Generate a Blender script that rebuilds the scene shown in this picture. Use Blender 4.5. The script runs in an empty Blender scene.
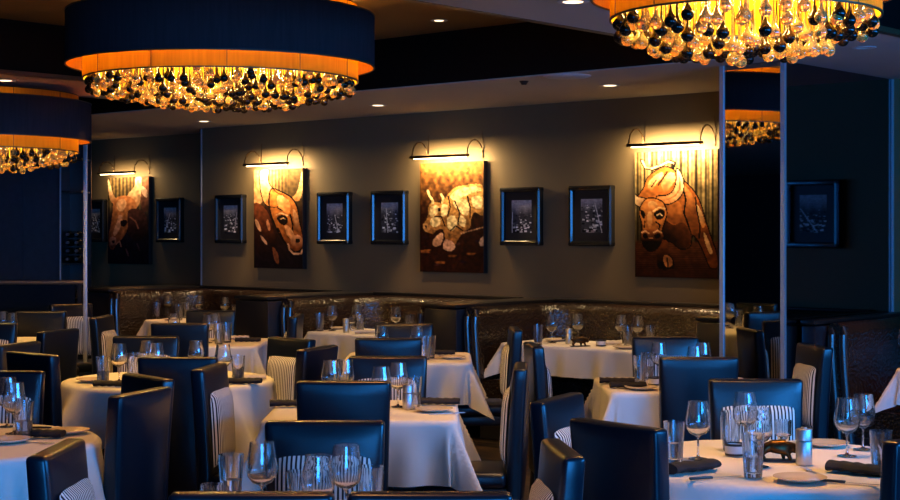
import bpy, bmesh, math, random
import numpy as np
from mathutils import Vector, Matrix
R = math.radians
PI = math.pi
random.seed(7)
scn = bpy.context.scene
COL = scn.collection
F = 1500.0          # focal length in pixels
HZ = 232.0          # horizon row
CAMZ = 1.62
CA, SA = 0.748, 0.664
WROT = math.atan2(-SA, CA)      # long wall direction


def W(s, t, z=0.0):
    """wall coordinates (s along the long wall, t towards it) -> world"""
    return (CA * s + SA * t, -SA * s + CA * t, z)


def st(x, y):
    return (CA * x - SA * y, SA * x + CA * y)


# ------------------------------------------------------------------ materials
def node_mat(name):
    m = bpy.data.materials.new(name)
    m.use_nodes = True
    nt = m.node_tree
    return m, nt, nt.nodes.get('Principled BSDF')


def pbr(name, col, rough=0.5, metal=0.0, spec=0.5, noise=None, bump=None, coat=0.0, sheen=0.0):
    m, nt, b = node_mat(name)
    b.inputs['Base Color'].default_value = (*col, 1)
    b.inputs['Roughness'].default_value = rough
    b.inputs['Metallic'].default_value = metal
    b.inputs['Specular IOR Level'].default_value = spec
    b.inputs['Coat Weight'].default_value = coat
    b.inputs['Sheen Weight'].default_value = sheen
    tc = nt.nodes.new('ShaderNodeTexCoord')
    if noise:
        sc, amt = noise
        n = nt.nodes.new('ShaderNodeTexNoise')
        n.inputs['Scale'].default_value = sc
        n.inputs['Detail'].default_value = 5
        nt.links.new(tc.outputs['Object'], n.inputs['Vector'])
        mx = nt.nodes.new('ShaderNodeMix')
        mx.data_type = 'RGBA'
        nt.links.new(n.outputs['Fac'], mx.inputs['Factor'])
        mx.inputs['A'].default_value = (*[c * (1 - amt) for c in col], 1)
        mx.inputs['B'].default_value = (*[min(1, c * (1 + amt)) for c in col], 1)
        nt.links.new(mx.outputs['Result'], b.inputs['Base Color'])
    if bump:
        kind, sc, st_, dist = bump
        if kind == 'voronoi':
            n = nt.nodes.new('ShaderNodeTexVoronoi')
            out = n.outputs['Distance']
        else:
            n = nt.nodes.new('ShaderNodeTexNoise')
            n.inputs['Detail'].default_value = 4
            out = n.outputs['Fac']
        n.inputs['Scale'].default_value = sc
        nt.links.new(tc.outputs['Object'], n.inputs['Vector'])
        bp = nt.nodes.new('ShaderNodeBump')
        bp.inputs['Strength'].default_value = st_
        bp.inputs['Distance'].default_value = dist
        nt.links.new(out, bp.inputs['Height'])
        nt.links.new(bp.outputs['Normal'], b.inputs['Normal'])
    return m


def stripes_mat(name, axis, pitch, c0, c1, duty=0.5, rough=0.7, noise=True):
    m, nt, b = node_mat(name)
    b.inputs['Roughness'].default_value = rough
    tc = nt.nodes.new('ShaderNodeTexCoord')
    sp = nt.nodes.new('ShaderNodeSeparateXYZ')
    nt.links.new(tc.outputs['Object'], sp.inputs[0])
    a = nt.nodes.new('ShaderNodeMath'); a.operation = 'MULTIPLY'; a.inputs[1].default_value = 1 / pitch
    nt.links.new(sp.outputs[axis], a.inputs[0])
    f = nt.nodes.new('ShaderNodeMath'); f.operation = 'FRACT'
    nt.links.new(a.outputs[0], f.inputs[0])
    g = nt.nodes.new('ShaderNodeMath'); g.operation = 'GREATER_THAN'; g.inputs[1].default_value = duty
    nt.links.new(f.outputs[0], g.inputs[0])
    mx = nt.nodes.new('ShaderNodeMix'); mx.data_type = 'RGBA'
    nt.links.new(g.outputs[0], mx.inputs['Factor'])
    mx.inputs['A'].default_value = (*c0, 1); mx.inputs['B'].default_value = (*c1, 1)
    nt.links.new(mx.outputs['Result'], b.inputs['Base Color'])
    return m


def glass_mat(name, col=(1, 1, 1), ior=1.55, rough=0.0):
    m = bpy.data.materials.new(name); m.use_nodes = True
    nt = m.node_tree; nt.nodes.clear()
    o = nt.nodes.new('ShaderNodeOutputMaterial')
    g = nt.nodes.new('ShaderNodeBsdfGlass')
    g.inputs['Color'].default_value = (*col, 1)
    g.inputs['IOR'].default_value = ior
    g.inputs['Roughness'].default_value = rough
    nt.links.new(g.outputs[0], o.inputs[0])
    return m


def shade_mat(name, col, transl, trans_col):
    m = bpy.data.materials.new(name); m.use_nodes = True
    nt = m.node_tree; nt.nodes.clear()
    o = nt.nodes.new('ShaderNodeOutputMaterial')
    d = nt.nodes.new('ShaderNodeBsdfDiffuse')
    t = nt.nodes.new('ShaderNodeBsdfTranslucent')
    mx = nt.nodes.new('ShaderNodeMixShader')
    mx.inputs[0].default_value = transl
    tc = nt.nodes.new('ShaderNodeTexCoord')
    mp = nt.nodes.new('ShaderNodeMapping')
    mp.inputs['Scale'].default_value = (60, 60, 4)
    n = nt.nodes.new('ShaderNodeTexNoise')
    n.inputs['Scale'].default_value = 1.0
    nt.links.new(tc.outputs['Object'], mp.inputs[0]); nt.links.new(mp.outputs[0], n.inputs['Vector'])
    for sh, c in ((d, col), (t, trans_col)):
        r = nt.nodes.new('ShaderNodeMix'); r.data_type = 'RGBA'
        nt.links.new(n.outputs['Fac'], r.inputs['Factor'])
        r.inputs['A'].default_value = (*[q * .75 for q in c], 1)
        r.inputs['B'].default_value = (*[min(1, q * 1.25) for q in c], 1)
        nt.links.new(r.outputs['Result'], sh.inputs['Color'])
    nt.links.new(d.outputs[0], mx.inputs[1]); nt.links.new(t.outputs[0], mx.inputs[2])
    nt.links.new(mx.outputs[0], o.inputs[0])
    return m


def emit_mat(name, col, strength):
    m = bpy.data.materials.new(name); m.use_nodes = True
    nt = m.node_tree; nt.nodes.clear()
    o = nt.nodes.new('ShaderNodeOutputMaterial')
    e = nt.nodes.new('ShaderNodeEmission')
    e.inputs[0].default_value = (*col, 1); e.inputs[1].default_value = strength
    nt.links.new(e.outputs[0], o.inputs[0])
    return m


def attr_mat(name, rough=0.5):
    m, nt, b = node_mat(name)
    a = nt.nodes.new('ShaderNodeAttribute'); a.attribute_name = 'paint'
    nt.links.new(a.outputs['Color'], b.inputs['Base Color'])
    b.inputs['Roughness'].default_value = rough
    b.inputs['Specular IOR Level'].default_value = .06
    return m


M = {}
M['leather'] = pbr('black_leather', (.003, .006, .012), .30, spec=.55, bump=('noise', 60, .12, .002))
M['stripe'] = stripes_mat('striped_fabric', 0, .0165, (.008, .008, .010), (.85, .80, .70), .45)
M['legs'] = pbr('black_wood', (.010, .008, .007), .35)
M['cloth'] = pbr('white_linen', (.76, .70, .63), .85, spec=.2, bump=('noise', 18, .25, .004))
M['cloth_dark'] = pbr('beige_linen', (.20, .155, .06), .85, spec=.2)
M['croc'] = pbr('croc_leather', (.016, .007, .003), .23, spec=.9, noise=(6, .5), bump=('voronoi', 45, .75, .007))
M['welt'] = pbr('dark_leather_welt', (.012, .008, .006), .34, spec=1.0, coat=.6)
M['booth'] = pbr('black_panel', (.010, .010, .013), .35, spec=.5)
M['wall'] = pbr('taupe_wall', (.158, .116, .060), .75, spec=.25, noise=(2.5, .10))
M['wall_dark'] = pbr('dark_screen', (.020, .024, .034), .7, noise=(14, .5))
M['soffit'] = pbr('soffit_paint', (.46, .44, .42), .8, spec=.2, noise=(1.2, .05))
M['coffer_face'] = pbr('dark_fascia', (.003, .003, .003), .6, spec=.1)
M['fascia_trim'] = pbr('bronze_edge', (.13, .07, .035), .4, metal=.5)
M['coffer'] = pbr('bronze_ceiling', (.20, .12, .045), .55, metal=.3, noise=(1.5, .3))
M['steel'] = pbr('steel', (.55, .54, .52), .42, metal=1)
M['trim'] = pbr('brushed_trim', (.50, .53, .58), .45, metal=.6)
M['china'] = pbr('cream_china', (.74, .60, .42), .18, spec=.6)
M['napkin'] = pbr('black_napkin', (.007, .005, .006), .8, bump=('noise', 90, .3, .002))
M['napkin_w'] = pbr('cream_napkin', (.60, .52, .42), .85)
M['glass'] = glass_mat('clear_glass')
nt = M['glass'].node_tree
gl = nt.nodes.new('ShaderNodeBsdfGlossy'); gl.inputs['Roughness'].default_value = .14
mxs = nt.nodes.new('ShaderNodeMixShader'); mxs.inputs[0].default_value = .05
gg = [n_ for n_ in nt.nodes if n_.type == 'BSDF_GLASS'][0]; oo = [n_ for n_ in nt.nodes if n_.type == 'OUTPUT_MATERIAL'][0]
nt.links.new(gg.outputs[0], mxs.inputs[1]); nt.links.new(gl.outputs[0], mxs.inputs[2]); nt.links.new(mxs.outputs[0], oo.inputs[0])
M['water'] = glass_mat('water', (.96, .98, 1), 1.33)
M['amber'] = pbr('amber_glass', (1, .72, .24), .03)
M['amber'].node_tree.nodes['Principled BSDF'].inputs['Transmission Weight'].default_value = .82
M['amber'].node_tree.nodes['Principled BSDF'].inputs['IOR'].default_value = 1.4
M['dark_glass'] = pbr('smoked_glass', (.010, .005, .003), .10, spec=.25)
M['mirror'] = pbr('column_mirror', (.42, .43, .43), .02, metal=1)
M['mirror_dark'] = pbr('tinted_mirror', (.12, .13, .155), .03, metal=1)
M['shade_out'] = shade_mat('navy_shade_fabric', (.034, .030, .034), .02, (.05, .03, .02))
M['shade_lin'] = shade_mat('gold_shade_lining', (.92, .62, .08), .05, (.6, .25, .05))
M['shade_in'] = shade_mat('amber_shade_fabric', (.85, .47, .03), .62, (1.0, .52, .018))
M['rim'] = pbr('shade_rim', (.05, .03, .01), .5)
M['bulb'] = emit_mat('bulb', (1, .62, .22), 14)
M['lamp'] = emit_mat('downlight_lamp', (1, .70, .40), 5)
M['tube'] = emit_mat('picture_lamp_tube', (1, .72, .36), 16)
M['brass'] = pbr('dark_brass', (.16, .10, .05), .3, metal=1)
M['frame'] = pbr('black_lacquer', (.006, .007, .009), .26, spec=.8, coat=.2)
M['mat'] = pbr('black_mount', (.012, .012, .014), .6)
M['paint'] = attr_mat('painted_canvas', .75)
M['photo'] = attr_mat('photo_print', .35)
M['canvas_edge'] = pbr('canvas_edge', (.012, .008, .007), .6)
M['bronze'] = pbr('bronze', (.08, .04, .014), .32, metal=.9, noise=(30, .7))
M['white'] = pbr('white_glaze', (.75, .72, .68), .3)
M['black'] = pbr('black_band', (.01, .01, .01), .4)
M['bottle'] = pbr('dark_bottle', (.006, .010, .008), .08, spec=.8)
M['foil'] = pbr('bottle_foil', (.18, .20, .24), .3, metal=.8)
M['chrome'] = pbr('rail_chrome', (.75, .70, .62), .35, metal=1)
M['tint'] = pbr('dark_rail_glass', (.010, .014, .020), .05, spec=.8)
M['vent'] = pbr('vent_white', (.55, .57, .60), .5)
M['wine'] = pbr('gold_glow_fill', (.95, .72, .30), .1)  # gold colour imitating warm light caught in the booth glasses
M['wine'].node_tree.nodes['Principled BSDF'].inputs['Transmission Weight'].default_value = .45

# wood-like floor
m, nt, b = node_mat('dark_floor')
tc = nt.nodes.new('ShaderNodeTexCoord')
mp = nt.nodes.new('ShaderNodeMapping'); mp.inputs['Rotation'].default_value = (0, 0, R(4))
mp.inputs['Scale'].default_value = (1, 6, 1)
n = nt.nodes.new('ShaderNodeTexNoise'); n.inputs['Scale'].default_value = 1.6; n.inputs['Detail'].default_value = 6
cr = nt.nodes.new('ShaderNodeValToRGB')
cr.color_ramp.elements[0].position = .42; cr.color_ramp.elements[0].color = (.012, .010, .010, 1)
cr.color_ramp.elements[1].position = .66; cr.color_ramp.elements[1].color = (.11, .065, .03, 1)
nt.links.new(tc.outputs['Object'], mp.inputs[0]); nt.links.new(mp.outputs[0], n.inputs['Vector'])
nt.links.new(n.outputs['Fac'], cr.inputs[0]); nt.links.new(cr.outputs[0], b.inputs['Base Color'])
b.inputs['Roughness'].default_value = .32
M['floor'] = m


# ------------------------------------------------------------------ mesh helpers
def box(bm, c, s, rz=0.0, bev=0.0, seg=2, rx=0.0):
    r = bmesh.ops.create_cube(bm, size=1.0)
    vs = r['verts']
    mtx = Matrix.Translation(c) @ Matrix.Rotation(rz, 4, 'Z') @ Matrix.Rotation(rx, 4, 'X') @ Matrix.Diagonal((*s, 1))
    bmesh.ops.transform(bm, matrix=mtx, verts=vs)
    if bev:
        es = list({e for v in vs for e in v.link_edges})
        r2 = bmesh.ops.bevel(bm, geom=es, offset=bev, segments=seg, affect='EDGES', profile=.5)
        return r2['verts']
    return vs


def tube(bm, pts, r, n=8, closed_ends=True):
    pts = [Vector(p) for p in pts]
    rs = r if isinstance(r, (list, tuple)) else [r] * len(pts)
    rings = []
    for i, p in enumerate(pts):
        a = pts[max(0, i - 1)]; b_ = pts[min(len(pts) - 1, i + 1)]
        d = (b_ - a).normalized()
        up = Vector((0, 0, 1)) if abs(d.z) < .95 else Vector((1, 0, 0))
        u = d.cross(up).normalized(); v = u.cross(d)
        rings.append([bm.verts.new(p + rs[i] * (math.cos(2 * PI * k / n) * u + math.sin(2 * PI * k / n) * v)) for k in range(n)])
    for i in range(len(rings) - 1):
        for k in range(n):
            bm.faces.new((rings[i][k], rings[i][(k + 1) % n], rings[i + 1][(k + 1) % n], rings[i + 1][k]))
    if closed_ends:
        bm.faces.new(rings[0][::-1]); bm.faces.new(rings[-1])


def lathe(bm, prof, n=24, c=(0, 0, 0), closed=False):
    """prof: list of (r, z); r==0 points become poles; closed joins last to first"""
    rings = []
    for r, z in prof:
        if r < 1e-6:
            rings.append([bm.verts.new((c[0], c[1], c[2] + z))])
        else:
            rings.append([bm.verts.new((c[0] + r * math.cos(2 * PI * k / n), c[1] + r * math.sin(2 * PI * k / n), c[2] + z)) for k in range(n)])
    idx = list(range(len(rings)))
    prs = list(zip(idx[:-1], idx[1:]))
    if closed:
        prs.append((idx[-1], 0))
    for a, b_ in prs:
        A, B = rings[a], rings[b_]
        for k in range(n):
            k2 = (k + 1) % n
            if len(A) == 1 and len(B) == 1:
                continue
            if len(A) == 1:
                bm.faces.new((A[0], B[k2], B[k]))
            elif len(B) == 1:
                bm.faces.new((A[k], A[k2], B[0]))
            else:
                bm.faces.new((A[k], A[k2], B[k2], B[k]))
    bmesh.ops.recalc_face_normals(bm, faces=bm.faces[:])


def prism(bm, poly, z0, z1):
    lo = [bm.verts.new((x, y, z0)) for x, y in poly]
    hi = [bm.verts.new((x, y, z1)) for x, y in poly]
    n = len(poly)
    for i in range(n):
        j = (i + 1) % n
        bm.faces.new((lo[i], lo[j], hi[j], hi[i]))
    bm.faces.new(lo[::-1]); bm.faces.new(hi)
    bmesh.ops.recalc_face_normals(bm, faces=bm.faces[:])


def mesh_of(name, bm, mat, smooth=35):
    me = bpy.data.meshes.new(name)
    bm.to_mesh(me); bm.free()
    me.materials.append(mat)
    if smooth:
        for p in me.polygons:
            p.use_smooth = True
        me.set_sharp_from_angle(angle=R(smooth))
    return me


def link(name, me, parent=None, loc=(0, 0, 0), rz=0.0):
    o = bpy.data.objects.new(name, me)
    COL.objects.link(o)
    o.location = loc; o.rotation_euler = (0, 0, rz)
    if parent:
        o.parent = parent
    return o


def BM():
    return bmesh.new()


def tag(o, label, cat, group=None):
    o['label'] = label; o['category'] = cat
    if group:
        o['group'] = group
    return o


def thing(name, label, cat, loc, rz=0.0, group=None):
    o = bpy.data.objects.new(name, None)
    COL.objects.link(o)
    o.empty_display_size = .1
    o.location = loc; o.rotation_euler = (0, 0, rz)
    return tag(o, label, cat, group)


def struct(name, bm, mat, smooth=0, parent=None, rz=None):
    o = link(name, mesh_of(name, bm, mat, smooth), parent, (0, 0, 0), WROT if rz is None else rz)
    if not parent:
        o['kind'] = 'structure'
    return o


# ------------------------------------------------------------------ room shell (built in wall coordinates s, t)
ZS = 2.72; ZC = 3.105
bm = BM(); box(bm, (-6.5, 2.0, -.05), (26, 22, .1)); struct('floor', bm, M['floor'])

# long wall, recessed part, left
bm = BM()
box(bm, ((-12.55 + 6) / 2, 10.27, 1.6), (18.55, .2, 3.2))
struct('wall_long', bm, M['wall'])
bm = BM()
box(bm, ((-19.5 - 12.55) / 2, 10.72, 1.6), (6.95, .2, 3.2))
box(bm, (-12.60, 10.42, 1.6), (.10, .4, 3.2))
struct('wall_recess', bm, M['wall'])
bm = BM(); box(bm, (-19.4, 1.5, 1.6), (.2, 19, 3.2)); struct('wall_left', bm, M['wall_dark'])
bm = BM()
box(bm, (1.3, 9.2, 1.6), (.2, 2.8, 3.2)); box(bm, (1.3, 2.2, 1.6), (.2, 2.2, 3.2)); box(bm, (1.3, 5.5, .75), (.2, 4.6, 1.5)); box(bm, (1.3, 5.5, 2.9), (.2, 4.6, .7))
struct('wall_right', bm, M['wall_dark'])
bm = BM()
for t_ in (3.25, 4.4, 5.5, 6.6, 7.75):
    box(bm, (1.3, t_, 2.02), (.12, .06, 1.04))
box(bm, (1.3, 5.5, 1.53), (.12, 4.6, .06)); box(bm, (1.3, 5.5, 2.52), (.12, 4.6, .06))
struct('window_2', bm, M['black'])
bm = BM(); box(bm, (-7, -8.4, 1.6), (26, .2, 3.2)); struct('wall_front', bm, M['wall_dark'])

# wall behind the camera with the big dusk window (world axes)
bm = BM()
YB = -5.2
wx0, wx1, wz0, wz1 = -2.6, 2.6, .3, 2.6
box(bm, (-5.2, YB, 1.6), (5.2, .2, 3.2)); box(bm, (5.2, YB, 1.6), (5.2, .2, 3.2))
box(bm, (0, YB, .15), (5.2, .2, .3)); box(bm, (0, YB, 2.9), (5.2, .2, .6))
struct('wall_back', bm, M['wall_dark'], rz=0)
bm = BM()
for x in (-2.57, -1.3, 0, 1.3, 2.57):
    box(bm, (x, YB, 1.45), (.06, .12, 2.3))
for z in (.33, 2.57):
    box(bm, (0, YB, z), (5.2, .12, .06))
struct('window_1', bm, M['black'], rz=0)

# ceiling: soffit and crossbeams hanging below the coffers
CELLS = [(-16.0, -10.30), (-9.27, -4.85), (-3.72, 1.0)]
T0c, T1c = 3.3, 8.30
bm = BM()
zc, zh = (ZS + 3.3) / 2, 3.3 - ZS
box(bm, (-6.5, (T1c + 11) / 2, zc), (26, 11 - T1c, zh))
box(bm, (-6.5, (T0c - 8.6) / 2, zc), (26, T0c + 8.6, zh))
edges = [-19.5] + [v for c in CELLS for v in c] + [6.5]
for a, b_ in zip(edges[0::2], edges[1::2]):
    box(bm, ((a + b_) / 2, (T0c + T1c) / 2, zc), (b_ - a, T1c - T0c, zh))
ceil = struct('ceiling', bm, M['soffit'])
bm = BM()
bm2 = BM(); bm3 = BM()
for a, b_ in CELLS:
    w = b_ - a; tm = (T0c + T1c) / 2; d = T1c - T0c; sm = (a + b_) / 2
    box(bm, (sm, tm, ZC + .04), (w, d, .08))
    zz = (ZS + ZC) / 2 + .003; hh = ZC - ZS - .006
    box(bm2, (sm, T1c - .006, zz), (w, .012, hh)); box(bm2, (sm, T0c + .006, zz), (w, .012, hh))
    box(bm2, (a + .006, tm, zz), (.012, d, hh)); box(bm2, (b_ - .006, tm, zz), (.012, d, hh))
    for dd in (0,):
        box(bm3, (a + .02, tm, ZS + .012), (.05, d - .1, .03)); box(bm3, (b_ - .02, tm, ZS + .012), (.05, d - .1, .03))
p = link('coffer_panel', mesh_of('coffer_panel', bm, M['coffer'], 0), ceil)
p = link('coffer_fascia', mesh_of('coffer_fascia', bm2, M['coffer_face'], 0), ceil)
p = link('coffer_edge_trim', mesh_of('coffer_edge_trim', bm3, M['fascia_trim'], 0), ceil)

# mirrored column
CS0, CS1, CT = -5.23, -4.78, 8.60
bm = BM(); box(bm, ((CS0 + CS1) / 2, (CT + 10.17) / 2 + .005, ZS / 2), (CS1 - CS0 - .02, 10.17 - CT - .02, ZS - .002)); struct('wall_column', bm, M['booth'])
bm = BM(); box(bm, ((CS0 + CS1) / 2, CT + .004, 1.36), (CS1 - CS0 - .02, .012, 2.71)); cm = struct('wall_column_mirror', bm, M['mirror'])
bm = BM(); box(bm, (CS1 - .004, (CT + 10.17) / 2, 1.36), (.012, 10.17 - CT - .02, 2.71)); struct('wall_side_mirror', bm, M['mirror_dark'])
for i, (s_, t_) in enumerate(((CS0, CT), (CS1, CT), (CS1 + .012, 10.155), (-12.545, 10.155))):
    bm = BM(); wdt = .028 if i < 2 else .014
    box(bm, (s_, t_, 1.36), (wdt, wdt, 2.71)); struct('trim_%d' % (i + 1), bm, M['trim'])

# ------------------------------------------------------------------ screen wall on the left, wine cabinet, post, rail
YP = 16.0
bm = BM(); box(bm, (-6.2, YP + .1, ZS / 2), (4.1, .2, ZS - .004))
for x in (-4.55, -5.2, -5.9):
    box(bm, (x, YP - .003, ZS / 2), (.012, .012, ZS - .01))
struct('wall_screen', bm, M['wall_dark'], rz=0)
cab = thing('wine_cabinet', 'tall dark wine cabinet between the navy screen wall and the chrome post', 'cabinet', (-4.03, YP + .15, 0))
bm = BM(); box(bm, (0, .2, 1.35), (.24, .02, 2.7)); box(bm, (-.115, 0, 1.35), (.01, .4, 2.7)); link('carcass', mesh_of('carcass', bm, M['booth'], 0), cab)
for z in (.9, 1.28, 2.05, 2.4):
    bm = BM(); box(bm, (0, 0, z), (.22, .38, .02)); link('shelf', mesh_of('shelf', bm, M['legs'], 0), cab)
bm = BM(); box(bm, (-.112, -.2, 1.35), (.014, .014, 2.7)); link('edge_strip', mesh_of('edge_strip', bm, M['trim'], 0), cab)
bm = BM()
lathe(bm, [(0, 0), (.036, 0), (.038, .01), (.038, .19), (.03, .22), (.014, .25), (.014, .30), (0, .30)], 14)
bmesh.ops.rotate(bm, verts=bm.verts[:], matrix=Matrix.Rotation(R(90), 3, 'X'))
bottle_me = mesh_of('wine_bottle', bm, M['bottle'])
bm = BM(); lathe(bm, [(.0155, .255), (.0155, .302), (0, .303)], 12); bmesh.ops.rotate(bm, verts=bm.verts[:], matrix=Matrix.Rotation(R(90), 3, 'X'))
foil_me = mesh_of('bottle_foil', bm, M['foil'])
k = 0
rows = ['bottom row', 'second row', 'third row', 'top row']
for row in range(4):
    for c in range(2):
        t = thing('wine_bottle', 'dark wine bottle lying in the wine cabinet, %s, %s of the pair' % (rows[row], ('left', 'right')[c]), 'bottle',
                  (-4.085 + c * .095, YP + .3, 1.33 + row * .088), 0, 'wine bottles lying in the cabinet')
        link('foil_cap', foil_me, link('bottle_body', bottle_me, t))
bm = BM(); box(bm, (0, 0, 1.356), (.036, .036, 2.71), bev=.006)
tag(link('metal_post', mesh_of('metal_post', bm, M['trim']), None, (-3.305, 13.6, 0)), 'slim floor-to-ceiling metal post catching blue light beside the wine cabinet', 'post')
rail = thing('glass_railing', 'dark glass railing with a shiny metal handrail in front of the navy screen', 'railing', (-4.8, 15.0, 0))
bm = BM(); tube(bm, [(-1.3, 0, 1.115), (1.15, 0, 1.115)], .022, 10); link('handrail', mesh_of('handrail', bm, M['chrome']), rail)
bm = BM(); box(bm, (-.1, 0, .55), (2.3, .015, 1.08)); link('glass_panel', mesh_of('glass_panel', bm, M['tint'], 0), rail)
for x in (-1.2, 1.1):
    bm = BM(); box(bm, (x, 0, .55), (.04, .04, 1.10)); link('rail_post', mesh_of('rail_post', bm, M['booth'], 0), rail)


# ------------------------------------------------------------------ booths
def arc_path(s0, s1, t0, t1, r, n=8):
    """U-shaped inner path: left wing -> wall -> right wing"""
    pts = [(s0, t0), (s0, t1 - r)]
    for i in range(1, n + 1):
        a = PI - (PI / 2) * i / n
        pts.append((s0 + r + r * math.cos(a), t1 - r + r * math.sin(a)))
    for i in range(n + 1):
        a = PI / 2 - (PI / 2) * i / n
        pts.append((s1 - r + r * math.cos(a), t1 - r + r * math.sin(a)))
    pts.append((s1, t0))
    return pts


def sweep(bm, path, prof, caps=True):
    """prof: (offset towards inside, z) closed polygon swept along an open path"""
    rings = []
    n = len(path)
    for i, p in enumerate(path):
        a = Vector(path[max(0, i - 1)]); b_ = Vector(path[min(n - 1, i + 1)])
        d = (b_ - a).normalized()
        nn = Vector((d.y, -d.x))
        rings.append([bm.verts.new((p[0] + nn.x * o, p[1] + nn.y * o, z)) for o, z in prof])
    m_ = len(prof)
    for i in range(n - 1):
        for k_ in range(m_):
            bm.faces.new((rings[i][k_], rings[i][(k_ + 1) % m_], rings[i + 1][(k_ + 1) % m_], rings[i + 1][k_]))
    if caps:
        bm.faces.new(rings[0]); bm.faces.new(rings[-1][::-1])
    bmesh.ops.recalc_face_normals(bm, faces=bm.faces[:])


ZB = 1.03


def booth(s0, s1, label, tf=8.95, tb=10.10):
    c = W((s0 + s1) / 2, 9.6)
    t = thing('banquette', label, 'booth', c, WROT, 'curved leather booths along the wall')
    cs, ct = (s0 + s1) / 2, 9.6
    path = [(a - cs, b_ - ct) for a, b_ in arc_path(s0 + .01, s1 - .01, tf, tb, .38)]
    bm = BM()
    # rounded padded back
    prof = [(0, .10), (0, ZB - .03), (.02, ZB - .005), (.06, ZB), (.10, ZB - .02), (.125, ZB - .07), (.115, .75), (.15, .55), (.17, .46), (.17, .10)]
    sweep(bm, path, prof)
    link('backrest', mesh_of('backrest', bm, M['croc'], 50), t)
    bm = BM()
    prof = [(.165, .30), (.165, .455), (.30, .475), (.50, .47), (.56, .44), (.57, .38), (.55, .30)]
    sweep(bm, path, prof)
    link('seat', mesh_of('seat', bm, M['croc'], 50), t)
    bm = BM()
    sweep(bm, path, [(.16, .005), (.16, .30), (.52, .30), (.52, .005)])
    link('plinth', mesh_of('plinth', bm, M['booth'], 50), t)
    # two rolled welts on the wing ends
    for sx in (s0, s1):
        for q in (.035, .115):
            sgn = 1 if sx == s0 else -1
            bm = BM()
            x = sx - cs + sgn * q
            tube(bm, [(x + sgn * .09 * (1 - zz) ** 1.5, tf - ct - .004 + max(0, zz - .94) * .5, zz) for zz in (.12, .3, .45, .6, .75, .88, .95, 1.0)], .026, 12)
            link('welt', mesh_of('welt', bm, M['welt']), t)
    return t


booth(-12.50, -10.40, 'brown crocodile-leather booth farthest left, below the leftmost painting')
booth(-9.95, -8.15, 'brown crocodile-leather booth around the white table left of centre, below the two middle framed photos')
booth(-7.80, -5.50, 'brown crocodile-leather booth around the white table right of centre, below the charging bull')
booth(-4.66, -2.2, 'brown crocodile-leather booth at the right edge, beside the mirrored column')
# dividers (box walls between booths)
dv = [(-13.05, -12.50, 8.95, 10.16, 'black booth partition at the far left end of the booths'),
      (-10.40, -9.95, 8.80, 10.16, 'black booth partition between the far left booth and the next one'),
      (-8.15, -7.80, 8.86, 10.16, 'black booth partition in the middle of the room, left of the chair row'),
      (-5.50, -5.255, 8.70, 10.16, 'black booth partition just left of the mirrored column'),
      (-4.765, -4.66, 8.80, 10.16, 'thin black booth partition just right of the mirrored column')]
for s0, s1, t0, t1, lb in dv:
    c = W((s0 + s1) / 2, (t0 + t1) / 2)
    t = thing('booth_partition', lb, 'partition', c, WROT, 'black partitions between booths')
    w, d = s1 - s0, t1 - t0
    bm = BM(); box(bm, (0, 0, (ZB - .02) / 2 + .002), (w - .006, d - .01, ZB - .024), bev=.008); link('panel', mesh_of('panel', bm, M['booth']), t)
    bm = BM(); box(bm, (0, -.005, ZB + .004), (w + .004 if w > .2 else w, d + .01, .03), bev=.008); link('cap', mesh_of('cap', bm, M['legs']), t)
# ledge along the wall above the booths
for s0, s1, lb in ((-12.5, -10.42, 'dark ledge on top of the far left booth back'), (-9.93, -8.17, 'dark ledge on top of the left centre booth back'),
                   (-7.78, -5.52, 'dark ledge on top of the right centre booth back'), (-4.64, -2.2, 'dark ledge on top of the booth back at the right edge')):
    bm = BM(); box(bm, (0, 0, 0), (s1 - s0, .075, .025), bev=.006)
    tag(link('booth_ledge', mesh_of('booth_ledge', bm, M['legs']), None, W((s0 + s1) / 2, 10.13, ZB + .015), WROT), lb, 'ledge', 'ledges above the booth backs')

# ------------------------------------------------------------------ prototypes (cached meshes)
K = {}


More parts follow.
